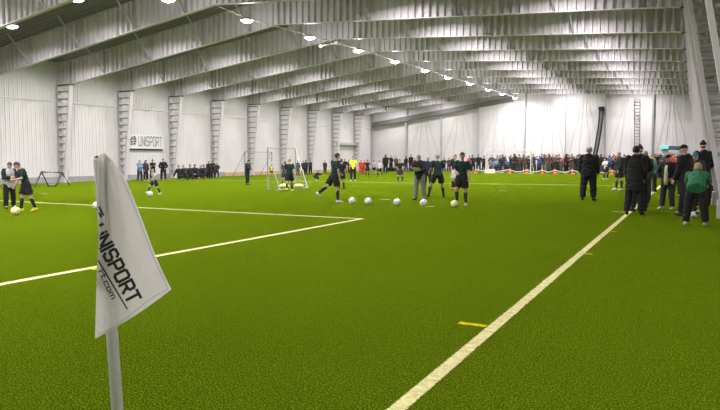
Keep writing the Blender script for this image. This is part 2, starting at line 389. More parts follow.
# ------------------------------------------------------------------ pitch markings
def line_strip(name, a, b, wd, m, label, near=False):
    a = Vector(a); b = Vector(b); d = (b-a); Lh = d.length; d.normalize(); nn = Vector((-d.y, d.x, 0)); bm = bmesh.new(); prev = None; t = 0; k = 0
    lastL = 0
    while t <= Lh:
        p = a+d*t; dist = (p-Vector((0, 0, 0))).length; j = .007 if dist < 14 else 0
        l = bm.verts.new(p+nn*(wd/2+rng.uniform(-j, j))+Vector((0, 0, .004))); r = bm.verts.new(p-nn*(wd/2+rng.uniform(-j, j))+Vector((0, 0, .004)))
        if prev: bm.faces.new((prev[0], prev[1], r, l))
        prev = (l, r)
        if t == Lh: break
        t = min(t+(.004 if dist < 6 else .03 if dist < 14 else .5), Lh)
    o = obj(name, bm, m); tag(o, label, 'line marking', 'pitch markings'); return o
line_strip('pitch_line', (-1.455, 1.0, 0), (-1.48, 62, 0), .10, M_LINE, 'long pale touchline running from the bottom edge towards the right crowd')
line_strip('pitch_line', (-6.95, 1.0, 0), (-6.95, 13.97, 0), .12, M_LINE, 'pale line from the left edge passing behind the corner flag to the box corner')
line_strip('pitch_line', (-33.6, 14.9, 0), (-7.01, 13.91, 0), .12, M_LINE, 'pale line across the left half meeting the box corner')
line_strip('pitch_line', (-33.6, 34.2, 0), (-1.5, 37.2, 0), .12, M_LINE, 'pale line crossing the whole pitch in the middle distance')
line_strip('pitch_line', (gnd(486, 327).x, gnd(486, 326.5).y, 0), (gnd(459, 323).x, gnd(459, 323).y, 0), .075, M_YLINE, 'short yellow tick beside the touchline near the camera')
a = gnd(92, 269); line_strip('pitch_line', (a.x, a.y, 0), (a.x+.42, a.y-.02, 0), .06, M_YLINE, 'short yellow tick on the pale line behind the corner flag')
for (px, py, lb) in [(586, 254, 'nearer'), (611.5, 231.5, 'farther')]:
    a = gnd(px, py); line_strip('pitch_line', (a.x-.09, a.y, 0), (a.x+.09, a.y, 0), .07, M_YLINE, 'tiny yellow tick just right of the touchline, the %s of two' % lb)
for (px, py, lb) in [(385, 199.5, 'left of the middle ball'), (428, 206.5, 'beside the ball at the man in grey trousers'), (503, 191, 'alone in the middle of the pitch'), (561, 181, 'near the far cones'), (620, 212, 'left of the touchline by the pair of men'), (45, 194, 'in front of the overturned goal frame'), (590, 204, 'before the stocky coach')][:6]:
    a = gnd(px, py); line_strip('pitch_line', (a.x-.2, a.y, 0), (a.x+.2, a.y, 0), .10, M_LINE, 'short pale dash on the turf '+lb)

# ------------------------------------------------------------------ banner on the left wall
STROKES = {'U': [(0, 1, 0, .12), (0, .12, .12, 0), (.12, 0, .48, 0), (.48, 0, .6, .12), (.6, .12, .6, 1)],
 'N': [(0, 0, 0, 1), (0, 1, .6, 0), (.6, 0, .6, 1)], 'I': [(0, 0, 0, 1)],
 'S': [(.6, .85, .48, 1), (.48, 1, .12, 1), (.12, 1, 0, .88), (0, .88, 0, .62), (0, .62, .12, .5), (.12, .5, .48, .5), (.48, .5, .6, .38), (.6, .38, .6, .12), (.6, .12, .48, 0), (.48, 0, .12, 0), (.12, 0, 0, .15)],
 'P': [(0, 0, 0, 1), (0, 1, .48, 1), (.48, 1, .6, .88), (.6, .88, .6, .54), (.6, .54, .48, .42), (.48, .42, 0, .42)],
 'O': [(0, .12, 0, .88), (0, .88, .12, 1), (.12, 1, .48, 1), (.48, 1, .6, .88), (.6, .88, .6, .12), (.6, .12, .48, 0), (.48, 0, .12, 0), (.12, 0, 0, .12)],
 'R': [(0, 0, 0, 1), (0, 1, .48, 1), (.48, 1, .6, .88), (.6, .88, .6, .58), (.6, .58, .48, .46), (.48, .46, 0, .46), (.3, .46, .6, 0)],
 'T': [(.3, 0, .3, 1), (0, 1, .6, 1)],
 'r': [(0, 0, 0, .62), (0, .5, .15, .62), (.15, .62, .35, .6)], 't': [(.12, .95, .12, .1), (.12, .1, .3, 0), (-.05, .65, .35, .65)], '.': [(0, 0, 0, .1)],
 'c': [(.45, .6, .1, .6), (.1, .6, 0, .5), (0, .5, 0, .1), (0, .1, .1, 0), (.1, 0, .45, 0)], 'o': [(0, .1, 0, .5), (0, .5, .1, .6), (.1, .6, .35, .6), (.35, .6, .45, .5), (.45, .5, .45, .1), (.45, .1, .35, 0), (.35, 0, .1, 0), (.1, 0, 0, .1)],
 'm': [(0, 0, 0, .62), (0, .6, .3, .6), (.35, .55, .35, 0), (.35, .6, .62, .6), (.7, .55, .7, 0)]}
ADV = {'I': .28, '.': .3, 'r': .5, 't': .5, 'c': .68, 'o': .68, 'm': .95}
def glyph_quads(text, th):
    """list of quads (4 points) in text space; cap height 1"""
    out = []; x = 0
    for ch in text:
        for (a, b, c, d) in STROKES[ch]:
            p = Vector((a+x, b)); q = Vector((c+x, d)); dd = (q-p); L_ = dd.length or 1; dd = dd/L_; nn = Vector((-dd.y, dd.x))*th/2; e = dd*th*.42
            out.append([p-e-nn, q+e-nn, q+e+nn, p-e+nn])
        x += ADV.get(ch, .86)
    return out, x-.26
wl = onX(127, 143, XL+.06); wr = onX(163, 143, XL+.06)
BW = wr.y-wl.y; zt = onX(127, 134, XL+.06).z; zb_ = onX(145, 151, XL+.06).z
BN = empty('wall_banner', (XL+.06, wl.y, zb_)); tag(BN, 'white wall banner with grey UNISPORT lettering and a dark round emblem', 'banner')
bm = bmesh.new(); box(bm, -.01, .02, 0, BW, 0, zt-zb_); obj('panel', bm, mat('banner_white', (.78, .77, .76), .5), BN)
bm = bmesh.new(); box(bm, .02, .026, .02*BW, .98*BW, .02, .16); obj('dark_strip', bm, mat('strip_black', (.02, .022, .022)), BN)
qs, tw = glyph_quads('UNISPORT', .13); bm = bmesh.new(); sx = BW*.66/tw; sz = .62
for q in qs:
    bm.faces.new([bm.verts.new((.03, .30*BW+v.x*sx, .36+v.y*sz)) for v in q])
obj('lettering', bm, mat('letter_grey', (.22, .22, .23)), BN)
bm = bmesh.new()
for k, (z, wd) in enumerate(((.44, .24), (.60, .36), (.76, .36), (.90, .26))):
    tube(bm, [(.03, .15*BW-wd*.9+(k % 2)*.12, z), (.03, .15*BW+wd*.7, z+.05)], .06, 8)
obj('emblem', bm, mat('emblem_green', (.01, .05, .04)), BN)

# ------------------------------------------------------------------ goals
def goal(name, pts, topz, m, label, net_m=None, r=.034):
    """pts: front-left, front-right, rear-right, rear-left ground points; crossbar between the fronts"""
    fl, fr, rr, rl = [Vector(p) for p in pts]; up = Vector((0, 0, topz))
    G = empty(name, (0, 0, 0)); tag(G, label, 'goal')
    for p in (fl, fr): bm = bmesh.new(); tube(bm, [p+Vector((0, 0, .0)), p+up], r); obj('post', bm, m, G)
    bm = bmesh.new(); tube(bm, [fl+up, fr+up], r); obj('crossbar', bm, m, G)
    for a, b in ((fl, rl), (fr, rr)):
        bm = bmesh.new(); tube(bm, [a+up, b+Vector((0, 0, .04))], r*.7); obj('stay', bm, m, G)
        bm = bmesh.new(); tube(bm, [a+Vector((0, 0, .04)), b+Vector((0, 0, .04))], r*.7); obj('ground_bar', bm, m, G)
    bm = bmesh.new(); tube(bm, [rl+Vector((0, 0, .04)), rr+Vector((0, 0, .04))], r*.7); obj('ground_bar', bm, m, G)
    # net cords: rear slope and two sides
    bm = bmesh.new(); n1 = 14; n2 = 10
    for i in range(1, n1):
        t = i/n1; bar(bm, (fl+up).lerp(fr+up, t), rl.lerp(rr, t)+Vector((0, 0, .04)), .005, .005)
    for j in range(1, n2):
        t = j/n2; bar(bm, (fl+up).lerp(rl, t), (fr+up).lerp(rr, t), .005, .005)
        bar(bm, (fl+up).lerp(fl, t), (fl+up).lerp(rl, t), .005, .005); bar(bm, (fr+up).lerp(fr, t), (fr+up).lerp(rr, t), .005, .005)
    obj('net', bm, net_m or mat('net_grey', (.4, .4, .38), .8), G)
a = gnd(268, 189); b = gnd(295.6, 186.5)
goal('training_goal', [gnd(268, 190), gnd(295.6, 187.5), gnd(307.7, 188.8), gnd(279.5, 191)], 1.92, M_ALU, 'small aluminium training goal standing behind the player left of centre')
ga = onX(245, 170, -31.3); gb = onX(272, 170, -31.3); ga.z = gb.z = 0
goal('training_goal', [ga, gb, gb+Vector((-1.2, 0, 0)), ga+Vector((-1.2, -.0, 0))], 1.95, mat('grey_tube', (.16, .16, .16), .4, .3), 'small aluminium goal farther back near the left wall')
# far goal in front of the crowd
fl = onY(486, 150, 62.5); fr = onY(531, 150, 62.5); fl.z = fr.z = 0
goal('far_goal', [fl, fr, fr+Vector((0, 1.3, 0)), fl+Vector((0, 1.3, 0))], 2.25, M_WHITEPAINT, 'white goal standing among the far crowd', r=.04)
# overturned goal frame at the left
OG = empty('overturned_goal', (0, 0, 0)); tag(OG, 'dark steel goal frame tipped up on the turf by the left wall', 'goal')
P = {k: gnd(*v) for k, v in {'a': (35, 187.5), 'b': (48.5, 187), 'c': (56, 186.5), 'd': (69.5, 186)}.items()}
dr = (onX(41.5, 172, P['b'].x-.3)); dr2 = onX(62, 172.5, P['b'].x-.3)
MDS = mat('dark_tube', (.035, .035, .035), .4, .3)
for s, pq in (('frame_leg', (P['a'], dr)), ('frame_leg', (P['b'], dr)), ('frame_leg', (P['c'], dr2)), ('frame_leg', (P['d'], dr2)), ('top_tube', (dr, dr2)), ('ground_tube', (P['b'], P['c']))):
    bm = bmesh.new(); tube(bm, [pq[0]+Vector((0, 0, .05)) if pq[0].z < .1 else pq[0], pq[1]+Vector((0, 0, .05)) if pq[1].z < .1 else pq[1]], .042); obj(s, bm, MDS, OG)
bm = bmesh.new()
for k in range(1, 8):
    bar(bm, dr.lerp(dr2, k/8), (P['b'].lerp(P['c'], k/8))+Vector((0, 0, .05)), .012, .012)
    bar(bm, dr.lerp(P['b'], k/8)+Vector((0, 0, .03)), dr2.lerp(P['c'], k/8)+Vector((0, 0, .03)), .012, .012)
obj('net', bm, mat('net_grey', (.4, .4, .38), .8), OG)

# ------------------------------------------------------------------ balls
def ball_mesh():
    bm = bmesh.new(); bmesh.ops.create_icosphere(bm, subdivisions=3, radius=.11)
    ico = bmesh.new(); bmesh.ops.create_icosphere(ico, subdivisions=1, radius=1); cs = [v.co.normalized() for v in ico.verts]; ico.free()
    me = bpy.data.meshes.new('ball'); 
    for f in bm.faces:
        c = f.calc_center_median().normalized()
        f.material_index = 1 if max(c.dot(k) for k in cs) > .965 else 0; f.smooth = True
    bm.to_mesh(me); bm.free(); return me
BALL = ball_mesh(); BALL.materials.append(mat('ball_white', (.86, .86, .80), .4)); BALL.materials.append(mat('ball_patch', (.22, .24, .20), .4))
BALLY = BALL.copy(); BALLY.materials[0] = mat('ball_yellow', (.86, .82, .38), .4); BALLY.materials[1] = mat('ball_patch2', (.55, .5, .2), .4)
for px, py, me, lb in [(352, 200.8, BALL, 'beside the foot of the striding player, leftmost of the row'), (368, 201.3, BALL, 'second from the left in the row of balls'), (397, 202, BALL, 'third of the row, left of the man in grey trousers'),
                       (423.5, 202.8, BALL, 'under the feet of the man in grey trousers'), (454.5, 204, BALLY, 'at the feet of the player with a hand on the hip'), (15.4, 211, BALLY, 'in front of the man in a pale bib'),
                       (96.5, 205.5, BALL, 'peeping out behind the corner flag'), (150, 194, BALL, 'at the foot of the kicking child'), (694, 213.5, BALL, 'between the legs of the bending child')]:
    g = gnd(px, py, .11)
    o = bpy.data.objects.new('football', me); C.objects.link(o); o.location = (g.x, g.y, .112); o.rotation_euler = (rng.uniform(0, 6), rng.uniform(0, 6), 0)
    tag(o, ('pale yellow' if me is BALLY else 'white')+' football '+lb, 'ball', 'footballs on the pitch')

# ------------------------------------------------------------------ corner flag
FD = 2.05     # distance of the flag plane along the rays
def fp(x, y, dz=0):
    r = ray(x, y); h = math.hypot(ray(110, 250).x, ray(110, 250).y)
    # plane facing the camera through the pole
    nrm = Vector((ray(110, 250).x, ray(110, 250).y, 0)).normalized(); t = (FD+dz)/r.dot(nrm); return r*t+Vector((0, 0, CAMZ))
CF = empty('corner_flag', (0, 0, 0)); tag(CF, 'white corner flag with dark UNISPORT lettering hanging on a white pole', 'flag')
top = fp(99.5, 158, .03); low = fp(117.3, 410, .03); dd = (low-top).normalized(); base = top+dd*(top.z/-dd.z)
CF.location = (base.x, base.y, 0); off = Vector((base.x, base.y, 0))
bm = bmesh.new(); tp_ = top-off; tube(bm, [Vector((0, 0, .03)), tp_*.02+Vector((0, 0, .03)), tp_*.98, tp_*.995, tp_], .0172, 20); obj('pole', bm, mat('pole_white', (.66, .66, .66), .45), CF, True)
bm = bmesh.new(); bmesh.ops.create_cone(bm, cap_ends=True, segments=24, radius1=.09, radius2=.03, depth=.05, matrix=Matrix.Translation((0, 0, .025))); obj('base', bm, mat('black_rubber', (.012, .012, .012)), CF)
bm = bmesh.new(); e = fp(97.6, 159, .03)-off; ell(bm, e, .0105, .0105, .010); obj('pole_cap', bm, mat('black_rubber', (.012, .012, .012)), CF, True)
Lp = [(97.5, 158), (97, 185), (98, 215), (98.2, 243), (97, 270), (96, 302), (95, 339)]
Rp = [(105, 153), (123.5, 175), (134, 199), (144.5, 226), (153.5, 250), (162, 270), (171.5, 289.5)]
def cr_interp(P_, t):
    n = len(P_)-1; s = min(max(t*n, 0), n-1e-6); i = int(s); f = s-i
    g = lambda k: Vector(P_[min(max(k, 0), n)])
    a, b, c, d = g(i-1), g(i), g(i+1), g(i+2)
    return .5*((2*b)+(c-a)*f+(2*a-5*b+4*c-d)*f*f+(3*b-a-3*c+d)*f**3)
def flag_pt(u, v):
    l = cr_interp([(x, y) for x, y in Lp], u); r = cr_interp([(x, y) for x, y in Rp], u)
    p = l.lerp(r, v)
    # rounded shoulder at the top
    if u < .12: p.y -= (1-u/.12)**2*2.2*math.sin(PI*v)
    p.y += 3.2*u*u*math.sin(PI*v)*(1 if u > .9 else u)*.8
    wpx = (r-l).length
    x_ = v*wpx                                   # px from the left edge
    cw = 9+3*u
    crease = math.exp(-((x_-cw)/2.2)**2)*max(0, 1-u*1.55)
    tubeb = math.exp(-((x_-cw*.45)/4.0)**2)*max(0, 1-u*1.4)
    dz = .026*crease-.02*tubeb
    dz += .010*math.sin(4.2*v+3*u)*u+.007*math.sin(9*v-5*u+1)*(1-.4*u)*min(1, v*2)
    dz += .006*math.sin(22*u+3*v)*max(0, v-.55)
    dz += .05*max(0, v-.5)**1.5*(1-u*.5)
    return fp(p.x, p.y, dz)-off
NU, NV = 90, 46
bm = bmesh.new(); g = [[bm.verts.new(flag_pt(i/NU, j/NV)) for j in range(NV+1)] for i in range(NU+1)]
for i in range(NU):
    for j in range(NV): bm.faces.new((g[i][j], g[i+1][j], g[i+1][j+1], g[i][j+1]))
# hem folding back around the pole at the left edge, down the upper two thirds
hem = []
for i in range(NU+1):
    u = i/NU
    if u > .75: break
    a = g[i][0].co; row = [g[i][0]]
    away = Vector((ray(110, 250).x, ray(110, 250).y, 0)).normalized(); side = Vector((away.y, -away.x, 0))
    for k in range(1, 9):
        t = k/8*PI; row.append(bm.verts.new(a+away*(.024*(1-math.cos(t)))+side*(-.006*math.sin(t)+.02*k/8)))
    hem.append(row)
for a, b in zip(hem, hem[1:]):
    for k in range(8): bm.faces.new((a[k], a[k+1], b[k+1], b[k]))
bm.normal_update(); bvh = BVHTree.FromBMesh(bm)
M_CLOTH = mat('flag_cloth', (.90, .89, .87), .75, bump=.25, bscale=90)
_nt = M_CLOTH.node_tree; _tr = _nt.nodes.new('ShaderNodeBsdfTranslucent'); _tr.inputs[0].default_value = (.93, .92, .89, 1); _mx = _nt.nodes.new('ShaderNodeMixShader'); _mx.inputs[0].default_value = .5
_nt.links.new(_nt.nodes['Principled BSDF'].outputs[0], _mx.inputs[1]); _nt.links.new(_tr.outputs[0], _mx.inputs[2]); _nt.links.new(_mx.outputs[0], _nt.nodes['Material Output'].inputs['Surface'])
fo = obj('flag_cloth', bm, M_CLOTH, CF, True); sm = fo.modifiers.new('t', 'SOLIDIFY'); sm.thickness = .0008; sm.offset = -1
# hem lines along the cloth edges and a drawn crease shade
def on_cloth(x, y, lift=.0022):
    r = ray(x, y).normalized(); h = bvh.ray_cast(Vector((0, 0, CAMZ))-off, r)
    return (h[0]-r*lift) if h[0] is not None else None
def cloth_quads(bm, quads, nsub=6, cuts=2):
    for q in quads:
        rows = []
        for i in range(nsub+1):
            a = q[0].lerp(q[1], i/nsub); b = q[3].lerp(q[2], i/nsub)
            rows.append([on_cloth(*a.lerp(b, j/cuts)) for j in range(cuts+1)])
        for r0, r1 in zip(rows, rows[1:]):
            for j in range(cuts):
                c = [r0[j], r1[j], r1[j+1], r0[j+1]]
                if all(v is not None for v in c) and max((c[0]-v).length for v in c) < .03: bm.faces.new([bm.verts.new(v) for v in c])
def text_px(text, th, p0, p1, capdir_len):
    """baseline p0->p1 in photo pixels, capdir_len: cap height in px towards the upper right"""
    qs, tw = glyph_quads(text, th); p0 = Vector(p0); p1 = Vector(p1); ex = (p1-p0)/tw; ey = Vector((ex.y, -ex.x)).normalized()*capdir_len
    return [[p0+ex*v.x+ey*v.y for v in q] for q in qs]
bm = bmesh.new()
cloth_quads(bm, text_px('UNISPORT', .21, (90.5, 230.5), (128.7, 303.5), 13.5))
cloth_quads(bm, [[Vector((98.5, 259.5)), Vector((128, 309)), Vector((126.8, 309.6)), Vector((97.6, 261))]], 30, 1)
obj('lettering', bm, mat('letter_black', (.02, .02, .02), .6), CF)
bm = bmesh.new(); cloth_quads(bm, text_px('rt.com', .13, (98.3, 272), (111.5, 299), 6.2), 4, 1)
obj('web_address', bm, mat('letter_black', (.02, .02, .02)), CF)
bm = bmesh.new()
for k, (a, b) in enumerate((((99, 206.5), (103.5, 215.5)), ((98.6, 211.5), (101.6, 217.5)))):
    a = Vector(a); b = Vector(b); n_ = Vector((b-a).orthogonal()).normalized()*1.0; cloth_quads(bm, [[a-n_, b-n_, b+n_, a+n_]], 6, 1)
obj('emblem', bm, mat('letter_black', (.02, .02, .02)), CF)
def cloth_line(pts, w_=.3):
    bm = bmesh.new(); c = [cr_interp(pts, i/24) for i in range(25)]
    L_ = []
    for i, p in enumerate(c):
        d = c[min(i+1, 24)]-c[max(i-1, 0)]; n_ = Vector((d.y, -d.x)).normalized()*w_; L_.append((on_cloth(*(p-n_)), on_cloth(*(p+n_))))
    L_ = [q for q in L_ if q[0] is not None and q[1] is not None]; vs = [(bm.verts.new(a_), bm.verts.new(b_)) for a_, b_ in L_]
    for p, q in zip(vs, vs[1:]): bm.faces.new((p[0], q[0], q[1], p[1]))
    obj('hem_crease_line', bm, mat('hem_crease_grey', (.55, .54, .53), .8), CF)
cloth_line([(106.5, 166), (106.5, 190), (106, 215), (104.5, 235)])  # grey line drawn over the sleeve crease, its shade put into colour
cloth_line([(121, 176), (131.5, 200), (142, 227), (151, 251), (159.5, 271), (168, 288)])
cloth_line([(168, 288.5), (150, 299.5), (130, 315), (112, 327.5), (98.5, 334.5)])

# ------------------------------------------------------------------ people
M_SKIN = mat('skin', (.55, .34, .25), .55)
M_SKIN2 = mat('skin_flushed', (.60, .36, .27), .55)
COL = {'black': (.010, .010, .011), 'charcoal': (.035, .035, .038), 'dark green': (.006, .027, .023), 'navy': (.012, .018, .05), 'blue': (.03, .09, .30), 'light blue': (.12, .28, .42),
       'grey': (.22, .22, .22), 'light grey': (.45, .45, .44), 'white': (.75, .75, .73), 'yellow': (.80, .82, .02), 'red': (.55, .07, .03), 'orange': (.75, .20, .02), 'teal': (.05, .25, .28),
       'green': (.02, .16, .06), 'brown': (.10, .06, .035), 'beige': (.45, .38, .27), 'purple': (.10, .04, .16), 'cream': (.75, .72, .45), 'denim': (.05, .07, .12), 'dark grey': (.075, .075, .08)}
def cm(c): return mat('cloth_'+c.replace(' ', '_'), COL[c], .85, bump=.5, bscale=18)
HAIRC = {'brown': (.06, .035, .02), 'black': (.01, .009, .008), 'blond': (.42, .30, .13), 'grey': (.30, .29, .28), 'red': (.30, .10, .03)}
def hm(c): return mat('hair_'+c, HAIRC[c], .7, bump=.6, bscale=60)

def vdir(flex, lat):           # flex: forward degrees from hanging down; lat: signed sideways degrees
    f = R(flex); s = R(lat); return Vector((math.sin(s), math.sin(f)*math.cos(s), -math.cos(f)*math.cos(s)))
def ik(a, b, l1, l2, pole):
    d = b-a; L_ = min(d.length, (l1+l2)*.999); dn = d.normalized(); b = a+dn*L_
    x = (l1*l1-l2*l2+L_*L_)/(2*L_); h = math.sqrt(max(l1*l1-x*x, 0)); pn = (pole-dn*pole.dot(dn)).normalized()
    return a+dn*x+pn*h, b
POSES = {}
def pose(name, lean=0, side=0, legs=((3, 4, 2, 0), (-3, 4, 2, 0)), arms=((5, 8, 12, 0), (5, 8, 12, 0)), head=(0, 0), twist=0, drop=0):
    POSES[name] = dict(lean=lean, side=side, legs=legs, arms=arms, head=head, twist=twist)
# legs: (flex, outward, knee, foot pitch) right/left ; arms: (flex, outward, elbow, inward) or ('ik', x out, y fwd, z down) ; order right(+x), left(-x)
pose('stand'); pose('stand_b', 2, 2, ((5, 7, 4, 0), (-2, 5, 3, 0)), ((0, 10, 25, 10), (10, 6, 15, 0)), (8, 15))
pose('pockets', 1, 0, ((0, 7, 2, 0), (2, 6, 4, 0)), (('ik', .20, .13, -.46), ('ik', .20, .13, -.46)), (6, -10))
pose('folded', 0, 0, ((2, 6, 2, 0), (0, 6, 3, 0)), (('ik', -.08, .20, -.24), ('ik', -.06, .23, -.28)), (4, 12))
pose('hold', 5, 0, ((4, 5, 4, 0), (-4, 6, 2, 0)), (('ik', .04, .28, -.26), ('ik', .06, .27, -.30)), (22, 0))
pose('phone', 0, 0, ((2, 5, 2, 0), (0, 6, 3, 0)), (('ik', .05, .30, .02), ('ik', .12, .15, -.40)), (-2, 5))
pose('hips', 4, 2, ((4, 6, 4, 0), (-6, 8, 4, 0)), (('ik', .16, .06, -.42), ('ik', .17, .08, -.42)), (10, -15))
pose('walk', 5, 0, ((24, 2, 8, 5), (-18, 2, 22, -22)), ((-18, 7, 18, 0), (22, 7, 28, 5)), (8, 0))
pose('amble', 4, 0, ((16, 3, 8, 5), (-14, 3, 18, -16)), ((-4, 5, 12, 0), (6, 5, 22, 5)), (8, 0))
pose('stride', 8, 0, ((34, 3, 10, 8), (-26, 3, 26, -28)), ((-25, 9, 30, 0), (28, 9, 45, 5)), (14, 0))
pose('lunge', 6, 0, ((6, 3, 4, 0), (-34, 4, 24, -38)), ((-10, 10, 20, 0), (26, 10, 30, 5)), (18, 0))
pose('sidestep', 12, 3, ((8, 14, 12, 0), (4, 24, 14, 0)), ((18, 12, 50, 12), (10, 14, 45, 0)), (18, 0))
pose('kick', 10, -6, ((42, 6, 28, 18), (-12, 10, 14, -8)), ((-25, 35, 25, 0), (35, 32, 35, 0)), (22, 0))
pose('control', 16, 4, ((14, 4, 10, 0), (-8, 8, 14, -8)), ((0, 14, 30, 0), (16, 10, 62, 45)), (32, -10))
pose('one_leg', 6, -3, ((24, 5, 48, 0), (-2, 3, 5, 0)), ((10, 12, 62, 35), (-5, 14, 40, 5)), (14, 10))
pose('bend', 62, 0, ((10, 9, 3, 0), (8, 9, 2, 0)), ((62, 6, 6, 0), (58, 6, 10, 0)), (-12, 0))
pose('sit', 14, 0, ((124, 8, 96, 30), (120, 14, 88, 30)), (('ik', .10, .34, -.30), ('ik', .10, .36, -.32)), (8, 8))
pose('sit_b', -12, 0, ((90, 12, 4, 70), (122, 10, 92, 30)), ((-30, 16, 6, 0), (-26, 16, 8, 0)), (4, -20))
pose('crouch', 48, 0, ((95, 10, 125, 20), (60, 8, 130, -20)), ((60, 8, 25, 0), (70, 8, 20, 0)), (-20, 0))
pose('coach', 2, 0, ((0, 10, 1, 0), (2, 10, 2, 0)), (('ik', .02, .22, -.34), ('ik', .05, .20, -.36)), (10, -8))

def skeleton(ps):
    p = POSES[ps]; ln = R(p['lean']); sd = R(p['side'])
    Rt = Matrix.Rotation(-ln, 3, 'X') @ Matrix.Rotation(sd, 3, 'Y'); S = {}
    up = Rt @ Vector((0, 0, 1)); fw = Rt @ Vector((0, 1, 0)); rt = Rt @ Vector((1, 0, 0)); hip = Vector((0, 0, 0)); S['R'] = Rt
    S['hip'] = hip; S['up'] = up; S['fw'] = fw; S['rt'] = rt; S['neck'] = up*.50; S['sh'] = []; S['el'] = []; S['wr'] = []; S['hj'] = []; S['kn'] = []; S['an'] = []; S['ft'] = []
    hp, hy = p['head']; Rh = Matrix.Rotation(R(hy), 3, 'Z') @ Matrix.Rotation(-ln*.45-R(hp), 3, 'X'); S['Rh'] = Rh
    hup = Rh @ Vector((0, 0, 1)); S['hc'] = S['neck']+up*.035+hup*.135+Rh @ Vector((0, .02, 0))
    for s, lg, ar in ((1, p['legs'][0], p['arms'][0]), (-1, p['legs'][1], p['arms'][1])):
        h = Vector((s*.092, 0, -.03)); k = h+vdir(lg[0], s*lg[1])*.42; a = k+vdir(lg[0]-lg[2], s*lg[1]*.6)*.41
        S['hj'].append(h); S['kn'].append(k); S['an'].append(a)
        fd = Vector((s*.18, 1, 0)).normalized(); fd = (Matrix.Rotation(R(lg[3]), 3, 'X') @ fd); S['ft'].append(fd)
        sh = S['neck']-up*.045+rt*(s*.175)
        if ar[0] == 'ik':
            t = S['neck']+rt*(s*ar[1])+fw*ar[2]+up*ar[3]; e, wv = ik(sh, t, .285, .25, rt*s*1.0-fw*.5-up*.5)
        else:
            e = sh+vdir(ar[0], s*ar[1])*.285; wv = e+vdir(ar[0]+ar[2], -s*ar[3]+s*ar[1]*.4)*.25
        S['sh'].append(sh); S['el'].append(e); S['wr'].append(wv)
    return S
def limb(bm, pts, rs, n=12, joints=True, flat_end=True):
    for (a, b, ra, rb) in zip(pts, pts[1:], rs, rs[1:]):
        x, y = frame_axes(b-a); m = a.lerp(b, .35); d = (b-a)
        loft(bm, [(a, x*ra, y*ra), (m, x*(ra*.6+rb*.4)*1.05, y*(ra*.6+rb*.4)*1.05), (b, x*rb, y*rb)], n)
    for i, (p, r) in enumerate(zip(pts, rs)):
        if joints and not (flat_end and i == len(pts)-1): ell(bm, p, r, r, r)
def torso(bm, S, e, secs):
    loft(bm, [(S['hip']*0+S['up']*z, S['rt']*(rx+e), S['fw']*(ry+e)) for z, rx, ry in secs], 20)
def remesh(bm, name, voxel, smooth_it=2, wrinkle=0.0, seed=0):
    me = mesh_from(bm, name); o = bpy.data.objects.new('t', me); C.objects.link(o)
    m = o.modifiers.new('r', 'REMESH'); m.mode = 'VOXEL'; m.voxel_size = voxel; m.use_smooth_shade = True
    m2 = o.modifiers.new('s', 'SMOOTH'); m2.factor = .5; m2.iterations = smooth_it
    dg = bpy.context.evaluated_depsgraph_get(); r = bpy.data.meshes.new_from_object(o.evaluated_get(dg)); r.name = name
    bpy.data.objects.remove(o); bpy.data.meshes.remove(me)
    if wrinkle:
        ns = [v.normal.copy() for v in r.vertices]
        for v, nn in zip(r.vertices, ns):
            c = v.co; v.co = c+nn*wrinkle*(noise.noise(Vector((c.x*9+seed, c.y*9, c.z*16)))+.5*noise.noise(Vector((c.x*22, c.y*22+seed, c.z*34))))
    for p in r.polygons: p.use_smooth = True
    return r
def hand(bm, w, d, s, S, hi):
    d = d.normalized(); inn = (-S['rt']*s); inn = (inn-d*inn.dot(d)).normalized(); wd = d.cross(inn).normalized()   # palm normal inn, width wd
    if wd.dot(S['fw']) < 0: wd = -wd
    p = w+d*.085
    loft(bm, [(w, wd*.024, inn*.019), (w+d*.04, wd*.036, inn*.016), (p, wd*.040, inn*.013)], 10)
    if hi:
        for k, (o_, ln) in enumerate(((.030, .070), (.010, .080), (-.010, .074), (-.030, .058))):
            a = p+wd*o_-d*.012; b = a+(d*.9+inn*.25+wd*o_*3).normalized()*ln*.5; c = b+(d*.62+inn*.75).normalized()*ln*.5
            limb(bm, [a, b, c], [.0098, .0092, .0082], 8, flat_end=False)
        a = w+d*.025+wd*.026; b = a+(d*.55+wd*.75+inn*.25).normalized()*.038; c = b+(d*.9+wd*.15+inn*.35).normalized()*.03
        limb(bm, [a, b, c], [.013, .0115, .0095], 8, flat_end=False)
    else:
        q = p+(d+inn*.4).normalized()*.07; loft(bm, [(p, wd*.040, inn*.015), (q, wd*.028, inn*.012)], 8)
        a = w+d*.03+wd*.02; limb(bm, [a, a+(d*.6+wd*.8).normalized()*.06], [.015, .012], 8, flat_end=False)
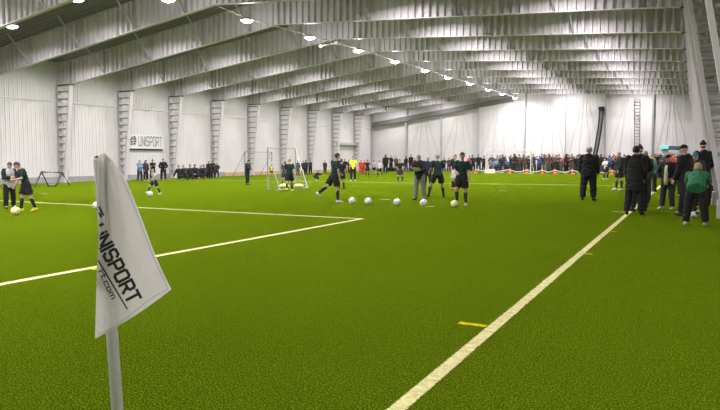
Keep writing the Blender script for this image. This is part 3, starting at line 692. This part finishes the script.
def body_mesh(ps, res):
    S = skeleton(ps); bm = bmesh.new(); hi = res > 1
    torso(bm, S, 0, [(-.09, .10, .07), (0, .145, .095), (.18, .115, .08), (.36, .145, .095), (.45, .15, .075), (.50, .06, .05)])
    limb(bm, [S['neck']-S['up']*.03, S['hc']-S['Rh'] @ Vector((0, .015, .05))], [.056, .050])
    Rh = S['Rh']; hc = S['hc']
    ell(bm, hc+Rh @ Vector((0, -.005, .015)), .074, .092, .100, Rh); ell(bm, hc+Rh @ Vector((0, .018, -.045)), .056, .068, .068, Rh)
    ell(bm, hc+Rh @ Vector((0, .052, -.088)), .028, .026, .024, Rh)
    if res > 0:
        limb(bm, [hc+Rh @ Vector((0, .080, .012)), hc+Rh @ Vector((0, .106, -.026))], [.010, .016], 8, flat_end=False)
        for s in (1, -1): ell(bm, hc+Rh @ Vector((s*.076, -.008, -.012)), .012, .020, .032, Rh)
        ell(bm, hc+Rh @ Vector((0, .082, .030)), .05, .013, .010, Rh)
    for i, s in ((0, 1), (1, -1)):
        limb(bm, [S['sh'][i], S['el'][i], S['wr'][i]], [.048, .038, .025]); ell(bm, S['wr'][i], .025, .025, .025)
        hand(bm, S['wr'][i], S['wr'][i]-S['el'][i], s, S, hi)
        limb(bm, [S['hj'][i], S['kn'][i], S['an'][i]], [.078, .052, .036])
        k, a = S['kn'][i], S['an'][i]; c = k.lerp(a, .28)-Vector((0, .018, 0)); ell(bm, c, .045, .05, .09)
        f = S['ft'][i]; limb(bm, [a, a+f*.12-Vector((0, 0, .035))], [.036, .028], flat_end=False)
    return remesh(bm, 'body', {0: .026, 1: .015, 2: .0085}[res], 2)
TORS = {'jacket': [(-.16, .190, .138), (0, .195, .150), (.18, .185, .145), (.36, .205, .150), (.450, .200, .118), (.505, .095, .085), (.55, .07, .07)],
        'shirt': [(-.12, .182, .128), (0, .172, .122), (.18, .155, .115), (.36, .180, .122), (.455, .178, .095), (.50, .066, .058)]}
def top_mesh(ps, kind, res):
    S = skeleton(ps); bm = bmesh.new(); k = 'shirt' if kind == 'shirt' else 'jacket'; e = .0 if kind != 'vest' else .012
    secs = TORS[k]
    if kind == 'coat': secs = [(-.34, .185, .15)]+secs
    torso(bm, S, e, secs)
    for i in (0, 1):
        if kind == 'vest': limb(bm, [S['sh'][i], S['sh'][i].lerp(S['el'][i], .15)], [.082, .08], joints=True); continue
        if kind == 'shirt': limb(bm, [S['sh'][i], S['sh'][i].lerp(S['el'][i], .80)], [.072, .078])
        else:
            limb(bm, [S['sh'][i], S['el'][i], S['el'][i].lerp(S['wr'][i], .97)], [.086, .072, .056])
    if kind in ('jacket', 'coat') and res > 0:
        c = S['neck']-S['fw']*.07+S['up']*.01; ell(bm, c, .10, .06, .065, S['R'])     # hood lying on the back
    return remesh(bm, kind, {0: .026, 1: .016, 2: .012}[res], 3, {0: .0, 1: .012, 2: .016}[res], len(ps))
def front_mesh(ps, res):
    S = skeleton(ps); bm = bmesh.new()
    loft(bm, [(S['up']*z+S['fw']*y, S['rt']*wd, S['fw']*.03) for z, y, wd in ((-.17, .125, .062), (0, .137, .072), (.18, .132, .062), (.36, .137, .05), (.45, .107, .035))], 14)
    return mesh_from(bm, 'front', True)
def bottom_mesh(ps, kind, res):
    S = skeleton(ps); bm = bmesh.new()
    torso(bm, S, 0, [(.07, .148, .105), (0, .160, .115)]); ell(bm, Vector((0, -.02, -.05)), .165, .115, .10)
    for i in (0, 1):
        if kind == 'shorts': limb(bm, [S['hj'][i], S['hj'][i].lerp(S['kn'][i], .82)], [.112, .122])
        else: limb(bm, [S['hj'][i], S['kn'][i], S['kn'][i].lerp(S['an'][i], .97)], [.118, .092, .076])
    return remesh(bm, kind, {0: .026, 1: .016, 2: .012}[res], 3, {0: 0, 1: .01, 2: .013}[res], len(ps)+3)
def shoe_mesh(ps, i, res):
    S = skeleton(ps); bm = bmesh.new(); a = S['an'][i]; f = S['ft'][i]; sx = f.cross(Vector((0, 0, 1))).normalized(); uz = sx.cross(f).normalized()
    g = a-uz*.045
    loft(bm, [(g-f*.075, sx*.026, uz*.028), (g-f*.04, sx*.040, uz*.05), (g+f*.03, sx*.042, uz*.052), (g+f*.10-uz*.012, sx*.048, uz*.036), (g+f*.16-uz*.02, sx*.043, uz*.024), (g+f*.19-uz*.023, sx*.025, uz*.016)], 12)
    loft(bm, [(g+uz*.02, sx*.040, f*.045), (g+uz*.06, sx*.042, f*.048)], 12)
    me = mesh_from(bm, 'shoe', True); return me
def sock_mesh(ps, i, res):
    S = skeleton(ps); bm = bmesh.new(); k, a = S['kn'][i], S['an'][i]; t = k.lerp(a, .14)
    x, y = frame_axes(a-t); c = t.lerp(a, .3)-Vector((0, .006, 0))
    loft(bm, [(t, x*.056, y*.056), (c, x*.063, y*.064), (t.lerp(a, .7), x*.046, y*.046), (a, x*.043, y*.043)], 14)
    return mesh_from(bm, 'sock', True)
def hair_mesh(ps, kind, res):
    S = skeleton(ps); bm = bmesh.new(); Rh = S['Rh']; hc = S['hc']
    n0 = (20, 14) if res else (12, 8)
    def shell(rx, ry, rz, off_, front_z, front_y):
        b2 = bmesh.new(); bmesh.ops.create_uvsphere(b2, u_segments=n0[0], v_segments=n0[1], radius=1)
        for v in b2.verts:
            x, y, z = v.co.x*rx, v.co.y*ry, v.co.z*rz
            lim = front_z if y > front_y else front_z-.11*min(1, (front_y-y)/.05)
            if z < lim: k_ = .80; x *= k_; y *= k_; z = max(z, -rz*.75)
            v.co = hc+Rh @ (Vector((x, y, z))+Vector(off_))
        me = bpy.data.meshes.new('x'); b2.to_mesh(me); b2.free(); bm.from_mesh(me); bpy.data.meshes.remove(me)
    if kind == 'short': shell(.085, .103, .112, (0, -.010, .018), .035, .02)
    elif kind == 'long':
        shell(.088, .106, .113, (0, -.010, .018), .035, .02); limb(bm, [hc+Rh @ Vector((0, -.06, .0)), hc+Rh @ Vector((0, -.085, -.12)), hc+Rh @ Vector((0, -.09, -.22))], [.075, .07, .045], 12, flat_end=False)
    elif kind == 'beanie':
        shell(.088, .107, .118, (0, -.008, .022), .018, -.2); ell(bm, hc+Rh @ Vector((0, -.01, .135)), .04, .04, .03, Rh)
    elif kind == 'cap':
        shell(.086, .104, .108, (0, -.008, .022), .022, -.2)
        loft(bm, [(hc+Rh @ Vector((0, .07, .045)), Rh @ Vector((.066, 0, 0)), Rh @ Vector((0, 0, .010))), (hc+Rh @ Vector((0, .165, .030)), Rh @ Vector((.048, 0, 0)), Rh @ Vector((0, 0, .006)))], 12)
    elif kind == 'hood':
        shell(.104, .118, .135, (0, -.018, .008), .03, .03); limb(bm, [hc+Rh @ Vector((0, -.03, -.07)), S['neck']-S['fw']*.03], [.095, .10], 12, flat_end=False)
    return mesh_from(bm, kind, True)
CACHE = {}
def cached(fn, *a):
    k = (fn.__name__,)+a
    if k not in CACHE:
        me = fn(*a)
        if not me.materials: me.materials.append(M_SKIN)
        CACHE[k] = me
    return CACHE[k]
def mobj(name, me, m, parent=None):
    o = bpy.data.objects.new(name, me); C.objects.link(o); o.parent = parent
    o.material_slots[0].link = 'OBJECT'; o.material_slots[0].material = m; return o
ZMIN = {}
def person(loc, h, face, ps, top, tc, bot, bc, hair='short', hc='brown', shoe='black', res=1, label='', group=None, sock=None, wide=1):
    """h: standing height; face: 0 towards the camera, 90 to the photo's right, 180 away"""
    loc = Vector((loc[0], loc[1], 0)); tc_ = Vector((-loc.x, -loc.y, 0)).normalized(); rtv = Vector((-tc_.y, tc_.x, 0))
    f = tc_*math.cos(R(face))+rtv*math.sin(R(face)); s = h/1.76
    bme = cached(body_mesh, ps, res); shs = [cached(shoe_mesh, ps, i, res) for i in (0, 1)]; bo = cached(bottom_mesh, ps, bot, res)
    if (ps, res, bot) not in ZMIN: ZMIN[(ps, res, bot)] = min([min(v.co.z for v in me.vertices) for me in shs+[bme, bo]])
    o = mobj('person', bme, M_SKIN if rng.random() < .5 else M_SKIN2)
    o.location = (loc.x, loc.y, -ZMIN[(ps, res, bot)]*s+.002); o.scale = (s*wide, s*wide, s); o.rotation_euler = (0, 0, math.atan2(-f.x, f.y))
    tag(o, label, 'person', group)
    mobj({'shirt': 'shirt', 'coat': 'coat'}.get(top, 'jacket'), cached(top_mesh, ps, 'jacket' if top in ('vest', 'open') else top, res), cm(tc if isinstance(tc, str) else tc[0]), o)
    if top == 'vest': mobj('bib', cached(top_mesh, ps, 'vest', res), cm(tc[1]), o)
    if top == 'open': mobj('shirt_front', cached(front_mesh, ps, res), cm(tc[1]), o)
    mobj('trousers' if bot == 'trousers' else 'shorts', bo, cm(bc), o)
    for sm_ in shs: mobj('shoe', sm_, cm(shoe), o)
    if sock:
        for i in (0, 1): mobj('sock', cached(sock_mesh, ps, i, res), cm(sock), o)
    hn = {'short': 'hair', 'long': 'hair', 'beanie': 'beanie', 'cap': 'cap', 'hood': 'hood'}[hair]
    mobj(hn, cached(hair_mesh, ps, hair, res), hm(hc) if hn == 'hair' else cm(hc), o)
    if hn != 'hair' and hair != 'hood' and res > 1: pass
    if res > 1:
        S = skeleton(ps)
        for sx in (1, -1):
            bm = bmesh.new(); ell(bm, S['hc']+S['Rh'] @ Vector((sx*.031, .083, .012)), .012, .008, .008, S['Rh'], 8, 6); obj('eye', bm, mat('eye_dark', (.02, .015, .01), .3), o, True)
        bm = bmesh.new(); ell(bm, S['hc']+S['Rh'] @ Vector((0, .084, -.062)), .024, .008, .006, S['Rh'], 8, 6); obj('mouth', bm, mat('lips', (.35, .12, .10), .5), o, True)
    return o
def at_px(px, feet): g_ = gnd(px, feet); return (g_.x, g_.y)
def hpx(px, feet, head):
    g_ = gnd(px, feet); d = (g_-Vector((0, 0, CAMZ))); F = (d.x*-math.sin(YAW)+d.y*math.cos(YAW)); return (feet-head)*F/FPX/1.0
def P_(px, feet, head, face, ps, *a, hs=1.0, **k): return person(at_px(px, feet), hpx(px, feet, head)*hs, face, ps, *a, **k)

# near and middle distance
P_(10, 208.5, 163, 20, 'hold', 'vest', ('black', 'light grey'), 'trousers', 'black', 'short', 'brown', 'black', 2, 'man in black tracksuit with a pale grey bib at the far left', hs=1.04)
P_(27, 211.5, 163, -70, 'control', 'shirt', 'dark green', 'shorts', 'black', 'short', 'brown', 'yellow', 2, 'player in dark shirt and yellow shoes bowing over the ball at the left edge', sock='black', hs=1.08)
P_(155, 194.5, 168.5, -60, 'kick', 'shirt', 'light grey', 'shorts', 'navy', 'short', 'blond', 'white', 1, 'child in pale shirt and navy shorts kicking a ball before the banner', sock='navy', hs=1.04)
P_(247.5, 185, 159.5, 60, 'hold', 'jacket', 'black', 'trousers', 'black', 'short', 'black', 'black', 1, 'man in black standing alone left of the training goal')
P_(289.5, 191.5, 157, 175, 'walk', 'shirt', 'dark green', 'shorts', 'black', 'short', 'blond', 'yellow', 1, 'player in dark shirt walking inside the training goal', sock='black')
P_(284.5, 186, 161, 150, 'stand_b', 'shirt', 'black', 'shorts', 'black', 'short', 'brown', 'black', 1, 'player in black half hidden behind the one in the training goal', sock='black')
P_(334.5, 203, 155, 125, 'lunge', 'shirt', 'dark green', 'shorts', 'black', 'short', 'brown', 'white', 2, 'player in dark green shirt with one leg trailing, leftmost by the row of balls', sock='black', hs=1.06)
P_(341.5, 189, 158.5, 160, 'stand', 'shirt', 'black', 'shorts', 'black', 'short', 'brown', 'black', 1, 'player in black directly behind the striding player', sock='black')
P_(353, 181, 156, 0, 'stand', 'shirt', 'yellow', 'trousers', 'black', 'short', 'brown', 'white', 1, 'man in bright yellow top and black trousers')
P_(400, 182.5, 159, 0, 'hips', 'shirt', 'black', 'shorts', 'charcoal', 'short', 'brown', 'black', 1, 'child in black kit standing alone with bent arms', sock='black')
P_(419.5, 200, 155, -20, 'hold', 'jacket', 'black', 'trousers', 'grey', 'short', 'grey', 'charcoal', 2, 'man in dark jacket and grey trousers holding a sheet', hs=1.03)
P_(427.5, 187.5, 156.5, 170, 'stand_b', 'jacket', 'navy', 'trousers', 'black', 'short', 'grey', 'black', 1, 'person in navy jacket behind the man in grey trousers')
P_(437.5, 197.5, 155, 195, 'sidestep', 'shirt', 'dark green', 'shorts', 'black', 'short', 'grey', 'black', 2, 'player in dark green shirt with legs spread wide', sock='black', hs=1.06)
P_(461.5, 206, 153.5, -15, 'one_leg', 'shirt', 'dark green', 'shorts', 'black', 'short', 'brown', 'white', 2, 'player in dark green shirt lifting a knee behind a pale yellow ball', sock='charcoal', hs=1.04)
P_(455, 190, 154.5, 20, 'stand', 'shirt', 'black', 'shorts', 'white', 'short', 'brown', 'black', 1, 'player in black shirt and white shorts behind the one lifting a knee', sock='black')
P_(588, 200.5, 148.5, 172, 'stand', 'jacket', 'black', 'trousers', 'black', 'short', 'grey', 'charcoal', 2, 'stocky coach in black tracksuit standing on the pitch at the right', hs=1.04, wide=1.18)
P_(605.5, 179.5, 157.5, -50, 'hold', 'shirt', 'white', 'shorts', 'black', 'short', 'brown', 'white', 1, 'child in white shirt and black shorts right of the stocky coach', sock='black')
P_(619, 190.5, 151.5, -60, 'stand_b', 'jacket', 'black', 'shorts', 'black', 'short', 'grey', 'white', 1, 'player in black jacket and shorts left of the two tall men', sock='charcoal')
P_(633.5, 215, 145, 172, 'stand_b', 'coat', 'black', 'trousers', 'black', 'short', 'black', 'black', 2, 'tall man in black coat on the touchline, left of the pair')
P_(638.5, 211.5, 145, -150, 'pockets', 'coat', 'black', 'trousers', 'black', 'beanie', 'charcoal', 'black', 2, 'tall man in black coat and knit cap on the touchline, right of the pair')
P_(644, 203, 150.5, -170, 'stand', 'jacket', 'dark grey', 'trousers', 'charcoal', 'short', 'grey', 'black', 1, 'man with grey hair in dark grey jacket behind the pair of tall men')
P_(654, 194, 156.5, -100, 'hold', 'jacket', 'teal', 'trousers', 'black', 'long', 'blond', 'cream', 1, 'child in teal jacket behind the pair of tall men')
P_(667, 209.5, 154, -25, 'pockets', 'open', ('black', 'cream'), 'trousers', 'charcoal', 'cap', 'black', 'white', 2, 'boy in cap with cream shirt front between black sleeves')
P_(684.5, 217, 146, -120, 'amble', 'coat', 'black', 'trousers', 'black', 'cap', 'black', 'charcoal', 2, 'tall man in black coat and cap walking left near the right edge', hs=1.04)
P_(701.5, 206, 141, -150, 'pockets', 'coat', 'black', 'trousers', 'black', 'beanie', 'black', 'black', 1, 'tallest man in black hat behind the bending child')
P_(695, 209, 151.5, -20, 'hold', 'jacket', 'charcoal', 'trousers', 'black', 'beanie', 'teal', 'black', 1, 'person in teal knit cap behind the bending child')
P_(708, 196, 158, -60, 'hold', 'jacket', 'blue', 'trousers', 'black', 'long', 'blond', 'white', 1, 'fair haired child in blue jacket by the right columns')
P_(713, 201, 163, -70, 'stand', 'jacket', 'black', 'trousers', 'navy', 'short', 'blond', 'white', 1, 'child in black jacket at the foot of the right columns')
person(at_px(695, 226.5), 1.63, 178, 'bend', 'jacket', 'green', 'trousers', 'black', 'short', 'blond', 'beige', 2, 'child in green jacket and black trousers bending forward at the right edge')
P_(676, 197, 156, -40, 'stand', 'jacket', 'navy', 'trousers', 'black', 'short', 'brown', 'black', 1, 'person in navy jacket behind the boy in the cap')
# along the left wall
P_(140, 181.2, 160, 20, 'folded', 'jacket', 'light blue', 'trousers', 'navy', 'short', 'blond', 'black', 1, 'spectator in light blue jacket below the banner')
P_(146, 181, 160, 30, 'stand_b', 'jacket', 'charcoal', 'trousers', 'black', 'long', 'brown', 'white', 1, 'spectator in dark jacket beside the one in light blue')
P_(153, 180.5, 159.5, 0, 'folded', 'jacket', 'black', 'trousers', 'black', 'beanie', 'brown', 'black', 1, 'spectator in brown knit cap behind the kicking child')
P_(163.5, 180.8, 158.5, -10, 'pockets', 'jacket', 'black', 'trousers', 'black', 'short', 'brown', 'black', 1, 'man in black right of the banner spectators')
P_(209, 178.8, 161, 10, 'stand', 'jacket', 'black', 'trousers', 'black', 'short', 'brown', 'black', 1, 'left one of three standing people in black by the wall column')
P_(213, 178.6, 160.5, -10, 'folded', 'jacket', 'black', 'trousers', 'charcoal', 'short', 'black', 'black', 1, 'middle one of three standing people in black by the wall column')
P_(217, 178.2, 162.5, -20, 'pockets', 'jacket', 'charcoal', 'trousers', 'black', 'short', 'blond', 'black', 1, 'right one of three standing people in black by the wall column')
sitc = ['black', 'charcoal', 'black', 'navy', 'black', 'charcoal', 'black']; sith = ['brown', 'blond', 'black', 'brown', 'blond', 'black', 'brown']
for i, px in enumerate([180, 185, 190, 195, 200, 205, 210.5]):
    person(at_px(px, 179.8-.04*(px-180)), 1.72+rng.uniform(-.1, .08), rng.uniform(-60, 50), 'sit' if i % 2 else 'sit_b', 'jacket', sitc[i], 'trousers', 'black', 'short', sith[i], 'white' if i in (1, 3) else 'black', 1,
           'person in %s, %s hair, sitting by the wall, %s of the row' % (sitc[i], sith[i], ['leftmost', 'second', 'third', 'middle', 'fifth', 'sixth', 'rightmost'][i]), 'people sitting by the left wall')
P_(271.5, 176.5, 164.5, 0, 'stand', 'vest', ('black', 'yellow'), 'shorts', 'black', 'short', 'brown', 'black', 0, 'small child in yellow bib between the two goals')
for px, f, h_, tc, hc_, lb, pz in [(298, 175.5, 160.5, 'black', 'brown', 'in black left of the red haired one', 'stand'), (303.5, 175, 160.5, 'charcoal', 'red', 'with red hair right of the training goal', 'stand_b'), (306, 174.5, 160, 'black', 'black', 'in black behind the red haired one', 'stand'), (310.5, 175, 160, 'black', 'brown', 'in black rightmost of the group behind the goal', 'folded'),
                                  (325, 174, 160.5, 'charcoal', 'brown', 'alone at the wall left of the striding player', 'stand'), (345, 173.6, 159, 'black', 'brown', 'at the wall left of the man in yellow', 'pockets'), (349, 173.6, 159.5, 'charcoal', 'black', 'half behind the man in yellow', 'stand')]:
    P_(px, f, h_, rng.uniform(-40, 40), pz, 'jacket', tc, 'trousers', 'black', 'short', hc_, 'black', 0, 'spectator '+lb)
P_(315, 181, 165, 70, 'crouch', 'jacket', 'black', 'trousers', 'charcoal', 'short', 'black', 'white', 1, 'child in black crouching on hands right of the training goal')
P_(361, 174.5, 160, 0, 'stand', 'jacket', 'red', 'trousers', 'red', 'short', 'brown', 'black', 0, 'left one of two people in red by the far left wall')
P_(364.5, 174.5, 160, 0, 'stand_b', 'jacket', 'red', 'trousers', 'red', 'short', 'blond', 'black', 0, 'right one of two people in red by the far left wall')
P_(367.5, 176.5, 159.5, 20, 'stand_b', 'shirt', 'black', 'shorts', 'black', 'short', 'brown', 'black', 0, 'child in black kit right of the people in red', sock='black')
P_(379.5, 176.5, 160, -30, 'walk', 'shirt', 'white', 'shorts', 'black', 'short', 'brown', 'black', 0, 'child in white shirt near the far left corner', sock='black')
P_(374, 175, 160, -30, 'stand', 'shirt', 'light grey', 'shorts', 'black', 'short', 'brown', 'black', 0, 'child in light grey shirt near the far left corner')
P_(385.5, 174, 154.5, 0, 'stand', 'coat', 'black', 'trousers', 'black', 'hood', 'black', 'black', 0, 'tall hooded person in black near the far left corner')

# the crowd before the far wall
ZN = [(382, 408, 'near left corner'), (408, 442, 'left of centre'), (442, 470, 'near centre'), (470, 487, 'left of far goal'), (487, 509, 'in far goal left'), (509, 532, 'in far goal right'),
      (532, 550, 'right of far goal'), (550, 575, 'left of coach'), (575, 604, 'behind stocky coach'), (604, 630, 'right of coach'), (630, 655, 'beyond black coats'), (655, 700, 'below green sign')]
tops = ['black']*13+['charcoal']*5+['navy']*3+['dark grey']*3+['grey', 'brown', 'red', 'blue', 'light grey', 'beige', 'white', 'purple', 'brown', 'dark green', 'denim', 'brown', 'navy']
hats = [('short', 'brown'), ('short', 'black'), ('short', 'blond'), ('long', 'brown'), ('long', 'blond'), ('beanie', 'black'), ('beanie', 'grey'), ('cap', 'charcoal'), ('short', 'grey'), ('hood', 'black')]
crowd_poses = ['stand', 'stand_b', 'pockets', 'folded', 'hold', 'phone']
spots = []
for px in [391, 396, 406, 411, 415, 444, 449, 453, 470]: spots.append((px, 67.5, None))
x = 474.0
while x < 690:
    spots.append((x+rng.uniform(-1, 1), 64.6+rng.uniform(-.4, .4), None))
    if x > 486 and rng.random() < .96: spots.append((x+2.3+rng.uniform(-1, 1), 66.6+rng.uniform(-.5, .5), None))
    if x > 500 and rng.random() < .85: spots.append((x+rng.uniform(-2, 2), 68.8+rng.uniform(-.5, .3), None))
    x += 5.4 if x < 500 else 4.7
special = {497: 'light blue', 508: 'blue', 532: 'white', 537: 'white', 566: 'red', 572: 'orange', 577: 'blue', 547: 'beige', 561: 'brown', 583: 'red', 612: 'blue', 488: 'grey', 640: 'red', 676: 'red'}
used = set()
for px, Y, _ in spots:
    tc = rng.choice(tops)
    for k, v in special.items():
        if abs(px-k) < 3 and k not in used: tc = v; used.add(k); break
    hr, hcx = rng.choice(hats); bc = rng.choice(['black', 'black', 'charcoal', 'charcoal', 'navy', 'dark grey'] if rng.random() < .88 else ['denim', 'grey'])
    X = onY(px, 165, Y).x; zn = [z for z in ZN if z[0] <= px < z[1]]; zn = zn[0][2] if zn else 'at far wall'
    head = {'short': hcx+' hair', 'long': 'long '+hcx+' hair', 'beanie': hcx+' knit cap', 'cap': 'dark cap', 'hood': 'hood up'}[hr]
    if X > .4: continue
    row = 'front' if Y < 65.5 else ('middle' if Y < 67.6 else 'back')
    person((X, Y), rng.uniform(1.66, 1.92) if rng.random() < .8 else rng.uniform(1.35, 1.55), rng.uniform(-50, 50), rng.choice(crowd_poses), 'coat' if rng.random() < .2 else 'jacket', tc, 'trousers', bc, hr, hcx, rng.choice(['black', 'black', 'white', 'charcoal']), 0,
           '%s top, %s trousers, %s, %s row %s' % (tc, bc, head, row, zn), 'crowd before the far wall')

# ------------------------------------------------------------------ cones and tape in front of the crowd
cone_px = [475.5, 509.7, 527, 542.5, 555, 572.5, 592, 612, 630, 652]
YC = 62.0; cp = []
M_OR = mat('cone_orange', (.75, .22, .03), .6); M_TAPE = mat('barrier_tape', (.85, .80, .50), .5)
CW = ['leftmost of the line', 'below the middle of the far goal', 'at the right post of the far goal', 'right of the far goal', 'second right of the far goal', 'left of the stocky coach', 'right of the stocky coach', 'behind the white shirted child', 'beyond the pair of tall men', 'near the child in teal']
for px, lb in zip(cone_px, CW):
    X = onY(px, 165, YC).x; T = empty('traffic_cone', (X, YC, 0)); tag(T, 'orange traffic cone holding barrier tape, '+lb, 'cone', 'orange cones before the crowd')
    bm = bmesh.new(); bmesh.ops.create_cone(bm, cap_ends=True, segments=16, radius1=.13, radius2=.03, depth=.46, matrix=Matrix.Translation((0, 0, .26))); obj('cone_body', bm, M_OR, T, False)
    bm = bmesh.new(); box(bm, -.2, .2, -.2, .2, 0, .035); obj('foot', bm, M_OR, T)
    cp.append(Vector((X, YC-.05, .40)))
for i, (a, b) in enumerate(zip(cp, cp[1:])):
    bm = bmesh.new(); pts = [a.lerp(b, t/10)-Vector((0, 0, .2*math.sin(PI*t/10))) for t in range(11)]
    for p, q in zip(pts, pts[1:]): bar(bm, p, q, .004, .07)
    tag(obj('barrier_tape', bm, M_TAPE), 'sagging pale tape span from the cone '+CW[i], 'tape', 'spans of barrier tape')
# low white board and bags on the floor
g_ = onY(490, 170, 62.6); bm = bmesh.new(); box(bm, g_.x-.5, g_.x+.5, 62.5, 62.58, 0, .42); bmesh.ops.bevel(bm, geom=bm.edges[:], offset=.02)
tag(obj('ground_board', bm, mat('cream_board', (.85, .82, .62), .5)), 'small cream board standing on the turf left of the far goal', 'board')
for i, (px, Y, c_) in enumerate([(390, 68.5, 'black'), (394, 68.4, 'brown'), (399, 68.6, 'charcoal')]):
    g_ = onY(px, 170, Y); bm = bmesh.new(); ell(bm, Vector((0, 0, .2)), .42, .22, .22); tube(bm, [(-.2, 0, .36), (-.1, 0, .52), (.1, 0, .52), (.2, 0, .36)], .025)
    o = obj('sports_bag', bm, cm(c_), None, True); o.location = (g_.x, Y, 0); tag(o, '%s sports bag at the foot of the far wall near the left corner' % c_, 'bag', 'bags by the far corner')
# yellow balls/bibs by the goal
for px, lb in ((284.5, 'left'), (299, 'right')):
    g_ = gnd(px, 188); bm = bmesh.new(); ell(bm, Vector((0, 0, .09)), .26, .2, .11)
    for v in bm.verts: v.co += v.normal*.05*noise.noise(v.co*7)+Vector((0, 0, .02*noise.noise(v.co*12)))
    o = obj('training_bibs', bm, mat('bib_yellow', (.80, .78, .18), .8), None, True); o.location = (g_.x, g_.y, .0); tag(o, 'pile of pale yellow bibs inside the training goal, on its %s' % lb, 'bibs')
# green lit sign and dark screen at the far right
a = onY(661, 145.5, YF-.5); b = onY(669, 149, YF-.5)
S_ = empty('exit_sign', ((a.x+b.x)/2, YF-.5, (a.z+b.z)/2)); tag(S_, 'small lit green sign over the crowd at the far right', 'sign')
wv = (b.x-a.x)/2; hv = (a.z-b.z)/2
bm = bmesh.new(); box(bm, -wv, wv, -.04, .49, -hv, hv); obj('casing', bm, mat('sign_case', (.6, .62, .6), .5), S_)
bm = bmesh.new(); box(bm, -wv*.92, -wv*.1, -.06, -.04, -hv*.8, hv*.8); box(bm, wv*.1, wv*.92, -.06, -.04, -hv*.8, hv*.8); obj('lit_face', bm, mat('sign_green', (.05, .7, .55), .5, emit=(.1, 1, .75), estr=.8), S_)
a = onY(668.5, 148.5, 69.2); b = onY(680, 157, 69.2)
T = empty('stall_canopy', ((a.x+b.x)/2, 69.2, 0)); tag(T, 'dark blue and white roofed stand behind the crowd at the far right', 'stand')
wv = (b.x-a.x)/2
bm = bmesh.new(); box(bm, -wv, wv, -.5, .5, 2.25, 2.6); bmesh.ops.bevel(bm, geom=bm.edges[:], offset=.08); obj('canopy', bm, mat('stall_blue', (.08, .12, .2), .6), T)
bm = bmesh.new(); box(bm, -wv*.92, wv*.92, -.48, .48, 2.0, 2.25); obj('valance', bm, mat('banner_white', (.78, .77, .76)), T)
for sx in (-1, 1):
    for sy in (-1, 1):
        bm = bmesh.new(); tube(bm, [(sx*wv*.85, sy*.42, 0), (sx*wv*.85, sy*.42, 2.05)], .03); obj('leg', bm, M_ALU, T)
# sheet of paper held by the man in grey trousers
S0 = skeleton('hold'); 
for o in list(C.objects):
    if o.get('label', '').startswith('man in dark jacket and grey'):
        bpy.context.view_layer.update()
        p = (S0['wr'][0]+S0['wr'][1])/2+Vector((0, .12, .02)); wp = o.matrix_world @ p
        bm = bmesh.new(); box(bm, -.13, .13, -.09, .09, -.004, .004); s = obj('paper_sheet', bm, mat('paper', (.72, .68, .50), .6)); s.location = wp; s.rotation_euler = (R(35), 0, o.rotation_euler.z)
        tag(s, 'pale sheet held by the man in grey trousers', 'paper')
